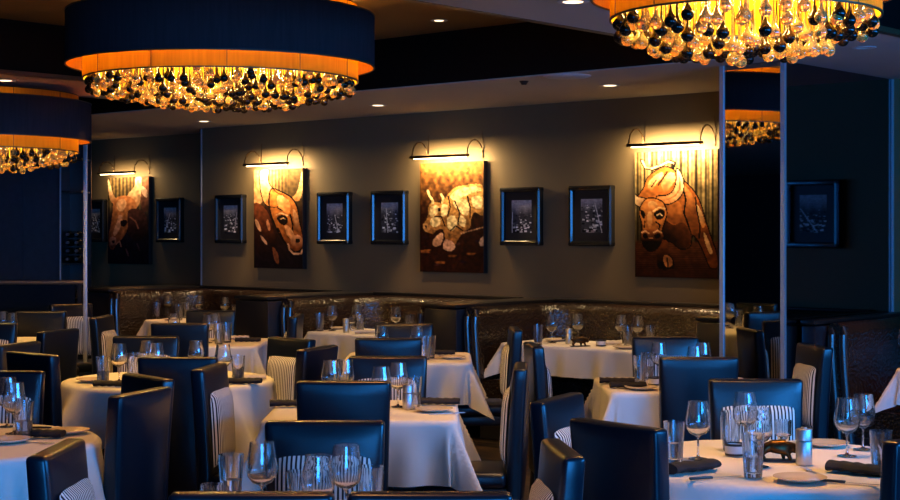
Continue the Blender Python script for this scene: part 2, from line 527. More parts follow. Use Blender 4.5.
def build_chair():
    parts = []
    # backrest slab, origin at the foot of the back, chair faces -Y
    bm = BM()
    vs = box(bm, (0, 0, .56), (.425, .068, .78), bev=.015, seg=3)
    for k_ in range(1, 12):
        for ax_, q in ((0, -.2125 + .425 * k_ / 12), (2, .17 + .78 * k_ / 12)):
            co = [0, 0, 0]; no = [0, 0, 0]; co[ax_] = q; no[ax_] = 1
            bmesh.ops.bisect_plane(bm, geom=bm.verts[:] + bm.edges[:] + bm.faces[:], plane_co=co, plane_no=no)
    for v in bm.verts:
        bl = max(0, 1 - (v.co.x / .2125) ** 2) * max(0, 1 - ((v.co.z - .56) / .39) ** 2)
        v.co.y += .028 * bl * v.co.y / .034
        f = (v.co.z - .17) / .78
        v.co.x *= .90 + .10 * f
        v.co.y += .035 * f * f
    parts.append(('backrest', mesh_of('backrest', bm, M['leather'], 50), None))
    # piping along the top of the back
    bm = BM()
    # striped pillow-like inner panel
    nx, nz = 12, 14
    w, z0, z1 = .170, .47, .835
    grid = {}
    for i in range(nx + 1):
        for j in range(nz + 1):
            u = -1 + 2 * i / nx; v = -1 + 2 * j / nz
            # round the two top corners
            xx, zz = u * w, z0 + (z1 - z0) * (j / nz)
            if v > .6:
                k_ = (v - .6) / .4
                xx *= 1 - .05 * k_ ** 3
                zz -= .010 * abs(u) ** 6 * k_
            f = (zz - .17) / .78
            yb = -.047 + .035 * f * f
            bulge = .034 * (1 - abs(u) ** 4) ** .6 * (1 - abs(v) ** 5) ** .5 if v < 1 and abs(u) < 1 else 0
            grid[i, j] = bm.verts.new((xx, yb - bulge, zz))
    for i in range(nx):
        for j in range(nz):
            bm.faces.new((grid[i, j], grid[i + 1, j], grid[i + 1, j + 1], grid[i, j + 1]))
    parts.append(('back_panel', mesh_of('back_panel', bm, M['stripe'], 80), 'striped cream and black back panel'))
    bm = BM()
    box(bm, (0, -.245, .397), (.415, .42, .085), bev=.03, seg=3)
    parts.append(('seat', mesh_of('seat', bm, M['leather'], 60), None))
    bm = BM()
    box(bm, (0, -.24, .325), (.41, .41, .065), bev=.008)
    parts.append(('seat_frame', mesh_of('seat_frame', bm, M['leather'], 40), None))
    for x in (-.175, .175):
        for y, tp in ((-.41, .0), (-.01, .03)):
            bm = BM()
            tube(bm, [(x, y + tp, 0), (x, y, .32)], [.017, .024], 8)
            parts.append(('leg', mesh_of('leg', bm, M['legs'], 40), None))
    return parts


K['chair'] = build_chair()


def wine_glass_mesh(h=.22, rb=.049, rim=.038):
    prof_o = [(0, 0), (.036, 0), (.037, .002), (.030, .004), (.008, .008), (.0042, .015), (.0038, h * .36), (.008, h * .39),
              (rb * .62, h * .44), (rb * .92, h * .53), (rb, h * .62), (rb * .97, h * .72), (rb * .86, h * .86), (rim, h)]
    prof_i = [(rim - .0014, h), (rb * .86 - .0014, h * .86), (rb * .97 - .0015, h * .72), (rb - .0015, h * .62), (rb * .92 - .0018, h * .535),
              (rb * .62 - .002, h * .452), (0, h * .41)]
    bm = BM(); lathe(bm, prof_o + prof_i, 22)
    return mesh_of('wine_glass', bm, M['glass'], 80)


def tumbler_mesh(h=.155, r0=.031, r1=.041):
    bm = BM()
    lathe(bm, [(0, 0), (r0, 0), (r0 + .001, .003), (r1, h), (r1 - .0018, h), (r0 - .0006, .018), (0, .014)], 22)
    return mesh_of('tumbler', bm, M['glass'], 60)


K['wine_glass'] = [('wine_glass', wine_glass_mesh(), None)]
K['wine_glass_full'] = None
K['tumbler'] = [('tumbler', tumbler_mesh(), None)]
bm = BM(); lathe(bm, [(0, .016), (.0290, .0195), (.0335, .075), (0, .075)], 20)
K['_water'] = mesh_of('water', bm, M['water'], 60)
bm = BM(); lathe(bm, [(0, .093), (.0275, .1), (.042, .118), (.046, .131), (0, .131)], 20)
K['_gold_glow'] = mesh_of('wine', bm, M['wine'], 60)  # gold body painted as a warm glow inside the bowl, no drink
bm = BM()
lathe(bm, [(0, .002), (.045, .002), (.06, .004), (.092, .016), (.093, .018), (.09, .0185), (.058, .008), (0, .007)], 36)
K['plate'] = [('bread_plate', mesh_of('bread_plate', bm, M['china'], 60), None)]


def napkin(mat):
    bm = BM()
    n = 14; L = .20
    rings = []
    rnd = random.Random(3)
    for i in range(n + 1):
        x = -L / 2 + L * i / n
        w = .034 + .004 * math.sin(i * 1.3) + (.004 if i in (0, n) else 0)
        h = .016 + .002 * math.sin(i * 2.1 + 1)
        yy = .006 * math.sin(i * .5)
        rings.append([bm.verts.new((x, yy + w * math.cos(a) * (1 + .08 * rnd.random()), .018 + h * math.sin(a))) for a in [2 * PI * q / 12 for q in range(12)]])
    for i in range(n):
        for q in range(12):
            bm.faces.new((rings[i][q], rings[i][(q + 1) % 12], rings[i + 1][(q + 1) % 12], rings[i + 1][q]))
    bm.faces.new(rings[0][::-1]); bm.faces.new(rings[-1])
    bmesh.ops.recalc_face_normals(bm, faces=bm.faces[:])
    return mesh_of('rolled_napkin', bm, mat, 50)


K['napkin'] = [('rolled_napkin', napkin(M['napkin']), None)]
K['napkin_w'] = [('rolled_napkin', napkin(M['napkin_w']), None)]
# cutlery
bm = BM()
box(bm, (-.045, 0, .003), (.10, .010, .003), bev=.001); box(bm, (.01, 0, .003), (.03, .006, .003)); box(bm, (.034, 0, .003), (.022, .022, .003), bev=.001)
for q in (-.0085, -.003, .003, .0085):
    box(bm, (.063, q, .004), (.042, .003, .002))
K['fork'] = [('fork', mesh_of('fork', bm, M['steel'], 40), None)]
bm = BM()
box(bm, (-.06, 0, .005), (.09, .016, .009), bev=.003)
handle_me = mesh_of('knife_handle', bm, M['black'], 40)
bm = BM()
prism(bm, [(-.016, -.007), (.08, -.008), (.1, -.003), (.104, .006), (-.016, .007)], .003, .0045)
K['knife'] = [('knife_blade', mesh_of('knife_blade', bm, M['steel'], 40), None), ('knife_handle', handle_me, 'black handle')]
# pepper mill
bm = BM(); lathe(bm, [(0, 0), (.026, 0), (.027, .002), (.027, .076), (.0255, .078), (0, .078)], 28)
a = mesh_of('mill_body', bm, M['steel'], 40)
bm = BM(); lathe(bm, [(0, .081), (.027, .081), (.027, .116), (.025, .119), (.012, .120), (.010, .124), (0, .124)], 28)
b_ = mesh_of('mill_cap', bm, M['steel'], 40)
K['mill'] = [('mill_body', a, None), ('mill_cap', b_, None)]
# banded dish
bm = BM(); lathe(bm, [(0, 0), (.036, 0), (.038, .045), (.034, .045), (.032, .006), (0, .006)], 28)
a = mesh_of('dish_bowl', bm, M['white'], 40)
bm = BM(); lathe(bm, [(.0365, .001), (.039, .001), (.0392, .009), (.037, .009)], 28, closed=True)
b_ = mesh_of('dark_band', bm, M['black'], 40)
bm = BM(); lathe(bm, [(.0375, .038), (.0398, .038), (.0405, .047), (.033, .047), (.033, .043)], 28, closed=True)
c_ = mesh_of('dark_band', bm, M['black'], 40)
K['dish'] = [('dish_bowl', a, None), ('dark_band', b_, 'black band round the foot'), ('dark_band', c_, 'black band round the rim')]
# candle glass: clear cylinder
bm = BM(); lathe(bm, [(0, 0), (.030, 0), (.030, .03), (.022, .036), (.022, .06), (.033, .066), (.033, .125), (.031, .125), (.031, .07), (0, .06)], 24)
K['candle'] = [('candle_glass', mesh_of('candle_glass', bm, M['glass'], 40), None)]


def skin_mesh(name, chains, mat, sub=2):
    me = bpy.data.meshes.new(name)
    verts, edges, rad = [], [], []
    idx = {}
    for ch in chains:
        prev = None
        for p in ch:
            key = tuple(p[:3])
            if key not in idx:
                idx[key] = len(verts); verts.append(key); rad.append(p[3])
            if prev is not None:
                edges.append((prev, idx[key]))
            prev = idx[key]
    me.from_pydata(verts, edges, [])
    o = bpy.data.objects.new(name + '_tmp', me); COL.objects.link(o)
    md = o.modifiers.new('s', 'SKIN'); md.use_smooth_shade = True
    for i, v in enumerate(me.skin_vertices[0].data):
        v.radius = (rad[i], rad[i]); v.use_root = (i == 0)
    ms = o.modifiers.new('u', 'SUBSURF'); ms.levels = sub; ms.render_levels = sub
    dg = bpy.context.evaluated_depsgraph_get(); dg.update()
    out = bpy.data.meshes.new_from_object(o.evaluated_get(dg))
    bpy.data.objects.remove(o)
    out.name = name
    out.materials.clear(); out.materials.append(mat)
    for p_ in out.polygons:
        p_.use_smooth = True
    return out


# small bull figurine, ~13 cm long, head to -X
bull = skin_mesh('bull_figure', [
    [(.0, 0, .052, .024), (.03, 0, .050, .021), (.055, 0, .050, .017), (.066, 0, .048, .008), (.078, 0, .062, .004), (.070, .004, .078, .003)],
    [(.0, 0, .052, .024), (-.025, 0, .054, .027), (-.045, 0, .050, .019), (-.060, 0, .042, .014), (-.073, 0, .030, .010)],
    [(-.060, 0, .042, .014), (-.058, .016, .050, .004), (-.066, .024, .060, .003), (-.072, .022, .070, .0015)],
    [(-.060, 0, .042, .014), (-.058, -.016, .050, .004), (-.066, -.024, .060, .003), (-.072, -.022, .070, .0015)],
    [(-.025, 0, .054, .027), (-.028, .016, .030, .010), (-.036, .017, .016, .007), (-.038, .017, .004, .006)],
    [(-.025, 0, .054, .027), (-.020, -.016, .030, .010), (-.014, -.017, .016, .007), (-.018, -.017, .004, .006)],
    [(.055, 0, .050, .017), (.052, .014, .030, .010), (.060, .015, .017, .006), (.054, .015, .004, .006)],
    [(.055, 0, .050, .017), (.048, -.014, .030, .010), (.056, -.015, .017, .006), (.046, -.015, .004, .006)],
], M['bronze'], 2)
bm = BM(); box(bm, (0, 0, .003), (.15, .055, .006), bev=.002)
K['bull'] = [('bull_figure', bull, None), ('figurine_base', mesh_of('figurine_base', bm, M['black'], 40), None)]
bm = BM(); lathe(bm, [(0, .002), (.024, .002), (.030, .006), (.058, .014), (.0585, .0155), (.056, .0155), (.03, .009), (0, .0075)], 28)
K['saucer'] = [('glass_saucer', mesh_of('glass_saucer', bm, M['glass'], 40), None)]


def put(kind, name, label, cat, loc, rz=0.0, group=None, extra=None, sc=1.0):
    parts = K[kind]
    if len(parts) == 1 and not extra:
        o = link(name, parts[0][1], None, loc, rz)
        tag(o, label, cat, group)
    else:
        o = thing(name, label, cat, loc, rz, group)
        made = {}
        for pn, me, pl in parts:
            host = made.get({'back_panel': 'backrest', 'dark_band': 'dish_bowl'}.get(pn), o)
            c = link(pn if len(parts) > 1 else 'glass_bowl', me, host)
            made[pn] = c
            if pl:
                c['label'] = pl
        if extra:
            link(extra.strip('_'), K[extra], o)
    o.scale = (sc, sc, sc)
    return o


# ------------------------------------------------------------------ tables and cloths
def rsq_near(u, v, ax, ay, cr):
    """nearest boundary point of a rounded rectangle, outward normal, signed distance (>0 outside)"""
    su, sv = (1 if u >= 0 else -1), (1 if v >= 0 else -1)
    au, av = abs(u), abs(v)
    cx, cy = ax - cr, ay - cr
    if au > cx and av > cy:
        dx, dy = au - cx, av - cy
        L = math.hypot(dx, dy)
        if L < 1e-9:
            return (su * (cx + cr), sv * cy), (su, 0), -cr
        nx, ny = dx / L, dy / L
        return (su * (cx + nx * cr), sv * (cy + ny * cr)), (su * nx, sv * ny), L - cr
    if au - ax > av - ay:
        return (su * ax, v), (su, 0), au - ax
    return (u, sv * ay), (0, sv), av - ay


def cloth_mesh(ax, ay, cr, drop, seed, mat, n=76, corner_flare=.42):
    rnd = random.Random(seed)
    ph = [rnd.random() * 6.28 for _ in range(4)]
    bm = BM()
    Lx, Ly = ax + drop, ay + drop
    g = {}
    er = .02
    for i in range(n + 1):
        for j in range(n + 1):
            u = -Lx + 2 * Lx * i / n; v = -Ly + 2 * Ly * j / n
            (px, py), (nx, ny), d = rsq_near(u, v, ax, ay, cr)
            if d <= 0:
                z = .0015 * math.sin(u * 9 + ph[0]) * math.sin(v * 8 + ph[1])
                g[i, j] = bm.verts.new((u, v, z))
                continue
            diag = min(abs(nx), abs(ny)) * 1.414      # 1 at the corners
            per = math.atan2(ny, nx) * (.5 if cr < ax * .8 else ax) + (px * abs(ny) - py * abs(nx)) * 1.0
            if d < er * 1.57:
                a = d / er
                out, z = er * math.sin(a), -er * (1 - math.cos(a))
            else:
                r_ = d - er * 1.57
                rip = math.sin(per * 21 + ph[0]) * .5 + math.sin(per * 34 + ph[1] + r_ * 3) * .28
                k_ = min(1, r_ / .15)
                out = er + r_ * (.05 + corner_flare * diag ** 3 + .09 * diag * math.cos(8 * (math.atan2(abs(ny), abs(nx)) - PI / 4))) + rip * .034 * k_ * (1 - .4 * diag)
                if cr < ax * .8:
                    ang = math.atan2(abs(ny), abs(nx)) if diag > .001 else 0
                    out += .02 * k_ * math.sin(ang * 8) ** 2 * (diag > .001) * min(1, r_ / .2)
                z = -er - r_ * (1 - .12 * diag)
            g[i, j] = bm.verts.new((px + nx * out, py + ny * out, z))
    for i in range(n):
        for j in range(n):
            bm.faces.new((g[i, j], g[i + 1, j], g[i + 1, j + 1], g[i, j + 1]))
    bmesh.ops.recalc_face_normals(bm, faces=bm.faces[:])
    me = mesh_of('tablecloth', bm, mat, 0)
    for p_ in me.polygons:
        p_.use_smooth = True
    return me


TZ = .75


def table(cx, cy, ax, ay, cr, rz, desc, drop=.30, mat='cloth', seed=1, shape='square'):
    t = thing('dining_table', '%s dark pedestal table under its cloth, %s' % (shape, desc), 'table', (cx, cy, 0), rz, 'tables under cloths')
    bm = BM()
    box(bm, (0, 0, TZ - .025), (2 * ax - .02, 2 * ay - .02, .03), bev=.005) if cr < ax * .8 else lathe(bm, [(0, TZ - .04), (ax - .01, TZ - .04), (ax - .01, TZ - .01), (0, TZ - .01)], 40)
    link('tabletop', mesh_of('tabletop', bm, M['legs'], 40), t)
    bm = BM(); tube(bm, [(0, 0, .03), (0, 0, TZ - .04)], .045, 16); link('pedestal', mesh_of('pedestal', bm, M['legs'], 40), t)
    bm = BM(); lathe(bm, [(0, 0), (.27, 0), (.27, .012), (.05, .035), (0, .035)], 28); link('table_base', mesh_of('table_base', bm, M['legs'], 40), t)
    o = link('tablecloth', cloth_mesh(ax, ay, cr, drop, seed, M[mat]), None, (cx, cy, TZ), rz)
    tag(o, '%s cloth draped over %s' % ('white' if mat == 'cloth' else 'beige', desc), 'tablecloth', 'tablecloths')


TD = {
    'T0': 'the bottom centre table',
    'T1': 'the centre foreground table',
    'T2': 'the small middle table',
    'T3': 'the mid-left round table',
    'T4': 'the lower left round table',
    'T6': 'the far left-centre table',
    'T7': 'the mid-right square table',
    'T8': 'the far left-edge table',
    'T9': 'the lower right round table',
    'TA': 'the far left booth table',
    'TB': 'the left-centre booth table',
    'TC': 'the right-centre booth table',
    'TD': 'the right-edge booth table',
}
table(-.32, 4.46, .60, .41, .035, 0, TD['T0'], .28, seed=3)
table(-.42, 7.34, .44, .42, .035, 0, TD['T1'], .31, seed=4)
table(-.29, 10.42, .42, .42, .035, 0, TD['T2'], .29, seed=5)
table(-1.66, 8.85, .60, .60, .598, 0, TD['T3'], .28, seed=6, shape='round')
table(-2.08, 6.22, .60, .60, .598, .44, TD['T4'], .28, seed=7, shape='round')
table(-1.93, 11.86, .45, .43, .035, 0, TD['T6'], .28, seed=8)
table(1.31, 8.57, .43, .43, .035, 0, TD['T7'], .29, seed=9)
table(-3.72, 12.0, .45, .45, .035, 0, TD['T8'], .28, seed=10)
table(1.25, 5.70, .60, .60, .598, .2, TD['T9'], .30, seed=11, shape='round')


def btable(s0, s1, t0, t1, key, seed, drop=.24):
    x, y, _ = W((s0 + s1) / 2, (t0 + t1) / 2)
    table(x, y, (s1 - s0) / 2, (t1 - t0) / 2, .035, WROT, TD[key], drop, seed=seed, shape='long')


btable(-12.12, -10.98, 9.10, 9.72, 'TA', 21)
btable(-9.66, -8.42, 9.00, 9.62, 'TB', 22)
btable(-7.54, -6.10, 9.10, 9.72, 'TC', 23)
btable(-4.22, -2.95, 9.05, 9.65, 'TD', 24)

# ------------------------------------------------------------------ chairs: x px of the back centre, y px of the top, yaw (0 faces the camera)
ZTOP = .95
CH = [
    (325, 421, 0, 'nearest black leather chair facing us, behind the bottom centre table'),
    (252, 492, 180, 'chair back cut off at the bottom edge, left one before the bottom centre table'),
    (430, 492, 180, 'chair back cut off at the bottom edge, right one before the bottom centre table'),
    (343.5, 381, 180, 'black leather chair seen from behind, near side of the centre foreground table'),
    (388, 356, 0, 'black leather chair facing us, far side of the centre foreground table'),
    (210, 366, 82, 'black leather chair turned right, at the left side of the centre foreground table'),
    (520, 365, -93, 'black leather chair seen edge-on, right side of the centre foreground table'),
    (388.5, 338, 180, 'black leather chair seen from behind, near side of the small middle table'),
    (404, 323.6, 0, 'black leather chair facing us, far side of the small middle table'),
    (515, 328, -88, 'black leather chair seen edge-on, right side of the small middle table'),
    (178, 357, 180, 'blue-lit leather chair seen from behind, near side of the mid-left round table'),
    (146, 336, 0, 'black leather chair facing us, far side of the mid-left round table'),
    (291, 338, -46, 'black chair with striped front turned left, right of the mid-left round table'),
    (317, 347, 248, 'dark leather chair turned away, between mid-left round table and small middle table'),
    (33, 353, 140, 'dark leather chair seen from behind, near left of the mid-left round table'),
    (147, 376, -52, 'dark chair with right edge lit cyan, behind the tall blue-lit chair'),
    (140, 391, 251, 'tall blue-lit leather chair seen from behind, right of the lower left table'),
    (0, 371, 0, 'blue-lit leather chair at the left edge, far side of the lower left table'),
    (58, 447, 88, 'dark chair with striped panel at the bottom left, turned right'),
    (180, 323, 180, 'black leather chair seen from behind, near side of the far left-centre table'),
    (211, 310.5, 0, 'black leather chair facing us, far side of the far left-centre table'),
    (102, 316, 84, 'narrow dark chair with warm-lit striped panel, left of the far left-centre table'),
    (296, 315, -92, 'small edge-on leather chair before the left-centre booth table'),
    (41.5, 311, 180, 'blue-lit leather chair back in front of the glass railing'),
    (71, 304, 40, 'dark chair with tall warm-lit striped panel beside the metal post'),
    (58, 330, 250, 'narrow dark chair back, just before the warm-lit striped chair by the post'),
    (17, 343, 253, 'brownish dark chair back turned at an angle near the left edge'),
    (-12, 323, 0, 'chair with striped panel cut off by the left edge, far left'),
    (665, 337, 0, 'blue-lit leather chair facing us, far side of the mid-right square table'),
    (698.5, 357, 180, 'blue-lit leather chair seen from behind, near side of the mid-right square table'),
    (534, 344, 95, 'black leather chair seen edge-on, left side of the mid-right square table'),
    (814, 345, -82, 'dark chair with warm-lit striped panel, in front of the right-edge booth'),
    (755.5, 379, 0, 'blue-lit leather chair with striped panel, far side of the lower right table'),
    (558, 397, 63, 'blue-edged leather chair with striped panel, left of the lower right table'),
    (618, 423, 130, 'large dark leather chair seen from behind, near left of the lower right table'),
    (561, 447, -84, 'edge-on leather chair at the bottom, just right of the bottom centre table'),
    (930, 436, 215, 'blue-lit leather chair cut off by the right edge, at lower right table'),
]
for px, py, yaw, lb in CH:
    Y = F * (CAMZ - ZTOP) / (py - HZ)
    X = (px - 450) / F * Y
    yw = R(yaw)
    # the top of the reclined back sits 5.5 cm behind the foot of the back
    X -= -math.sin(yw) * .03; Y -= math.cos(yw) * .03
    put('chair', 'dining_chair', lb, 'chair', (X, Y, 0), yw, 'leather dining chairs')

# ------------------------------------------------------------------ tableware
ORD = ['leftmost', 'second', 'third', 'fourth', 'fifth', 'sixth', 'seventh']
ITEMS = []


def it(tb, kind, px, py, rz=0, top=None, extra=None, Y=None, sc=1.0):
    """py: row of the base on the table, or top='w'/'t' when py is the row of the rim"""
    if Y is None:
        if top:
            hh = {'w': .22, 't': .155, 'm': .135}[top]
            Y = F * (CAMZ - TZ - hh) / (py - HZ)
        else:
            Y = F * (CAMZ - TZ) / (py - HZ)
    ITEMS.append([tb, kind, px, Y, rz, extra, sc])


# T9
it('T9', 'tumbler', 674, 422, top='t', extra='_water'); it('T9', 'wine_glass', 698, 402, top='w')
it('T9', 'napkin', 692, 0, R(36), Y=5.43, sc=1.15); it('T9', 'knife', 716, 0, R(20), Y=5.28); it('T9', 'fork', 676, 0, R(50), Y=5.60)
it('T9', 'tumbler', 731, 412, top='t'); it('T9', 'dish', 735, 0, Y=5.83); it('T9', 'wine_glass', 745, 393, top='w')
it('T9', 'wine_glass', 759, 408, top='w'); it('T9', 'tumbler', 753, 434, top='t', extra='_water'); it('T9', 'candle', 783, 0, Y=5.92)
it('T9', 'bull', 779, 0, R(170), Y=5.68, sc=1.1); it('T9', 'mill', 804, 429, top='m', sc=1.12); it('T9', 'plate', 800, 0, Y=5.22)
it('T9', 'fork', 812, 0, R(100), Y=5.42); it('T9', 'knife', 850, 0, R(-28), Y=5.17); it('T9', 'plate', 826, 0, Y=6.08)
it('T9', 'wine_glass', 847, 400, top='w', sc=1.02); it('T9', 'wine_glass', 863, 0, Y=5.98); it('T9', 'tumbler', 881, 431, top='t')
it('T9', 'napkin', 860, 0, R(-36), Y=5.38, sc=1.15)
# T0
it('T0', 'candle', 212, 0, Y=4.42); it('T0', 'tumbler', 231, 455, top='t', extra='_water'); it('T0', 'wine_glass', 262, 443, top='w'); it('T0', 'tumbler', 300, 472, top='t')
it('T0', 'wine_glass', 346, 446, top='w'); it('T0', 'tumbler', 371, 467, top='t', extra='_water'); it('T0', 'wine_glass', 318, 0, Y=4.35)
# T1
it('T1', 'wine_glass', 381, 367, top='w'); it('T1', 'wine_glass', 398, 363, top='w'); it('T1', 'tumbler', 414, 377, top='t', extra='_water'); it('T1', 'plate', 434, 412)
it('T1', 'napkin', 440, 405, R(-3)); it('T1', 'fork', 448, 0, R(20), Y=7.15); it('T1', 'wine_glass', 331, 361, top='w'); it('T1', 'wine_glass', 345, 360, top='w')
it('T1', 'napkin', 290, 407, R(8)); it('T1', 'mill', 408, 0, Y=7.35)
# T2
it('T2', 'wine_glass', 382, 326, top='w'); it('T2', 'wine_glass', 417, 326, top='w'); it('T2', 'tumbler', 430, 336, top='t'); it('T2', 'tumbler', 425, 0, Y=10.2)
it('T2', 'napkin', 441, 355, R(0)); it('T2', 'plate', 452, 359)
# T3
it('T3', 'tumbler', 103, 357, top='t', extra='_water'); it('T3', 'wine_glass', 119, 344, top='w'); it('T3', 'wine_glass', 147, 341, top='w'); it('T3', 'wine_glass', 156, 0, Y=8.75)
it('T3', 'tumbler', 133, 353, top='t'); it('T3', 'wine_glass', 196, 341, top='w'); it('T3', 'wine_glass', 223, 345, top='w'); it('T3', 'tumbler', 238, 356, top='t', extra='_water')
it('T3', 'napkin', 112, 387, R(-4)); it('T3', 'fork', 113, 0, R(5), Y=8.38); it('T3', 'plate', 92, 382); it('T3', 'napkin_w', 249, 0, R(4), Y=8.80); it('T3', 'napkin', 244, 0, R(-4), Y=8.58)
# T4
it('T4', 'tumbler', 24, 402, top='t', extra='_water'); it('T4', 'wine_glass', 7, 378, top='w'); it('T4', 'wine_glass', 14, 0, Y=6.45); it('T4', 'plate', 68, 434)
it('T4', 'plate', 8, 443); it('T4', 'napkin', 40, 438, R(-6)); it('T4', 'fork', 36, 0, R(-20), Y=6.16); it('T4', 'knife', 55, 0, R(0), Y=6.62)
# T6
it('T6', 'wine_glass', 208, 315, top='w'); it('T6', 'wine_glass', 215, 0, Y=11.95); it('T6', 'tumbler', 227, 323, top='t'); it('T6', 'tumbler', 219, 0, Y=11.6)
it('T6', 'napkin_w', 236, 340, R(-4)); it('T6', 'napkin', 248, 0, R(3), Y=11.85); it('T6', 'wine_glass', 174, 0, Y=11.9)
# T7
it('T7', 'tumbler', 640, 356, top='t'); it('T7', 'tumbler', 648, 353, top='t', extra='_water'); it('T7', 'wine_glass', 659, 343, top='w'); it('T7', 'wine_glass', 703, 343, top='w')
it('T7', 'napkin', 617, 384, R(-6)); it('T7', 'napkin', 628, 0, R(3), Y=8.35); it('T7', 'plate', 641, 0, Y=8.27); it('T7', 'dish', 655, 0, Y=8.5); it('T7', 'wine_glass', 695, 0, Y=8.5)
# T8
it('T8', 'wine_glass', 3, 0, Y=12.2); it('T8', 'wine_glass', 12, 0, Y=12.0); it('T8', 'tumbler', -3, 0, Y=11.9); it('T8', 'wine_glass', -8, 0, Y=12.2)
# booths
it('TC', 'tumbler', 538, 325, top='t'); it('TC', 'wine_glass', 552, 315, top='w'); it('TC', 'mill', 569, 0, Y=11.62); it('TC', 'bull', 580, 0, R(200), Y=11.38)
it('TC', 'wine_glass', 578, 0, Y=11.85); it('TC', 'dish', 601, 0, Y=11.42); it('TC', 'plate', 555, 0, Y=11.95); it('TC', 'plate', 625, 0, Y=11.15)
it('TC', 'wine_glass', 621, 0, Y=11.7); it('TC', 'wine_glass', 638, 0, Y=11.55); it('TC', 'tumbler', 651, 0, Y=11.45); it('TC', 'napkin_w', 609, 0, R(-8), Y=11.55)
it('TC', 'napkin', 575, 0, R(-30), Y=11.95); it('TC', 'tumbler', 628, 0, Y=11.4)
it('TB', 'tumbler', 320, 0, Y=13.15); it('TB', 'wine_glass', 332, 306, top='w'); it('TB', 'mill', 346, 0, Y=12.95); it('TB', 'wine_glass', 357, 0, Y=13.35)
it('TB', 'tumbler', 360, 0, Y=13.0); it('TB', 'candle', 352, 0, Y=13.2); it('TB', 'napkin_w', 367, 0, R(-5), Y=12.8); it('TB', 'wine_glass', 396, 0, Y=12.95); it('TB', 'tumbler', 410, 0, Y=12.9); it('TB', 'plate', 340, 0, Y=13.4)
it('TA', 'tumbler', 157, 0, Y=15.2); it('TA', 'wine_glass', 168, 0, Y=15.3); it('TA', 'tumbler', 179, 0, Y=14.75); it('TA', 'tumbler', 187, 0, Y=15.1); it('TA', 'wine_glass', 199, 0, Y=15.2)
it('TA', 'wine_glass', 225, 0, Y=14.9); it('TA', 'dish', 215, 0, Y=14.9); it('TA', 'tumbler', 236, 0, Y=14.8); it('TA', 'plate', 172, 0, Y=14.75)
it('TD', 'wine_glass', 905, 0, Y=9.9); it('TD', 'tumbler', 912, 0, Y=9.6)

INFO = {'wine_glass': ('wine_glass', 'clear stemmed wine glass', 'wine glass', 'wine glasses on the tables'),
        'tumbler': ('tumbler', 'clear straight tumbler', 'tumbler', 'water tumblers on the tables'),
        'plate': ('bread_plate', 'small round cream plate', 'plate', 'small plates on the tables'),
        'saucer': ('glass_saucer', 'small clear glass saucer', 'saucer', None),
        'napkin': ('rolled_napkin', 'rolled black napkin', 'napkin', 'black napkins on the tables'),
        'napkin_w': ('rolled_napkin', 'rolled cream napkin', 'napkin', 'cream napkins on the tables'),
        'fork': ('fork', 'steel fork', 'fork', 'forks on the tables'),
        'knife': ('steak_knife', 'steel knife with black handle', 'knife', 'knives on the tables'),
        'mill': ('pepper_mill', 'cylindrical brushed steel pepper mill', 'pepper mill', 'steel mills on the tables'),
        'dish': ('banded_dish', 'small white dish with black bands', 'dish', 'banded dishes on the tables'),
        'candle': ('candle_glass', 'clear waisted candle glass', 'candle glass', 'candle glasses on the tables'),
        'bull': ('bull_figurine', 'small bronze animal figurine', 'figurine', 'bronze figurines on the tables')}
for r_ in ITEMS:
    if r_[0] in ('TA', 'TB', 'TC') and r_[1] == 'wine_glass':
        r_[5] = '_gold_glow'  # booth glasses get the painted gold glow
for key in TD:
    kinds = {}
    for r in ITEMS:
        if r[0] == key:
            kinds.setdefault(r[1], []).append(r)
    for kind, rs in kinds.items():
        rs.sort(key=lambda r: r[2])
        nm, desc, cat, grp = INFO[kind]
        for i, (tb, _, px, Y, rz, extra, sc) in enumerate(rs):
            n = len(rs)
            if n == 1:
                pos = ''
            elif n == 2:
                pos = ('left', 'right')[i] + ' of the two '
            else:
                pos = (ORD[i] + ' from left, ' if 0 < i < n - 1 else ('leftmost, ' if i == 0 else 'rightmost, '))
            d2 = desc + (' with water' if extra == '_water' else ' with painted gold glow' if extra == '_gold_glow' else '')
            short = TD[key]
            if n == 2:
                lb = '%s, %s one on %s' % (d2, ('left', 'right')[i], short)
            else:
                lb = '%s, %son %s' % (d2, pos, short)
            X = (px - 450) / F * Y
            put(kind, nm, lb, cat, (X, Y, TZ + .0025), rz, grp, extra, sc)


# ------------------------------------------------------------------ painted canvases
def smooth_poly(pts, k=5):
    P = [np.array(p, float) for p in pts]
    n = len(P); out = []
    for i in range(n):
        p0, p1, p2, p3 = P[i - 1], P[i], P[(i + 1) % n], P[(i + 2) % n]
        for j in range(k):
            t = j / k
            out.append(.5 * ((2 * p1) + (-p0 + p2) * t + (2 * p0 - 5 * p1 + 4 * p2 - p3) * t * t + (-p0 + 3 * p1 - 3 * p2 + p3) * t ** 3))
    return np.array(out)


def inside(poly, X, Y):
    c = np.zeros(X.shape, bool)
    n = len(poly)
    j = n - 1
    for i in range(n):
        xi, yi = poly[i]; xj, yj = poly[j]
        cond = ((yi > Y) != (yj > Y)) & (X < (xj - xi) * (Y - yi) / ((yj - yi) + 1e-12) + xi)
        c ^= cond
        j = i
    return c


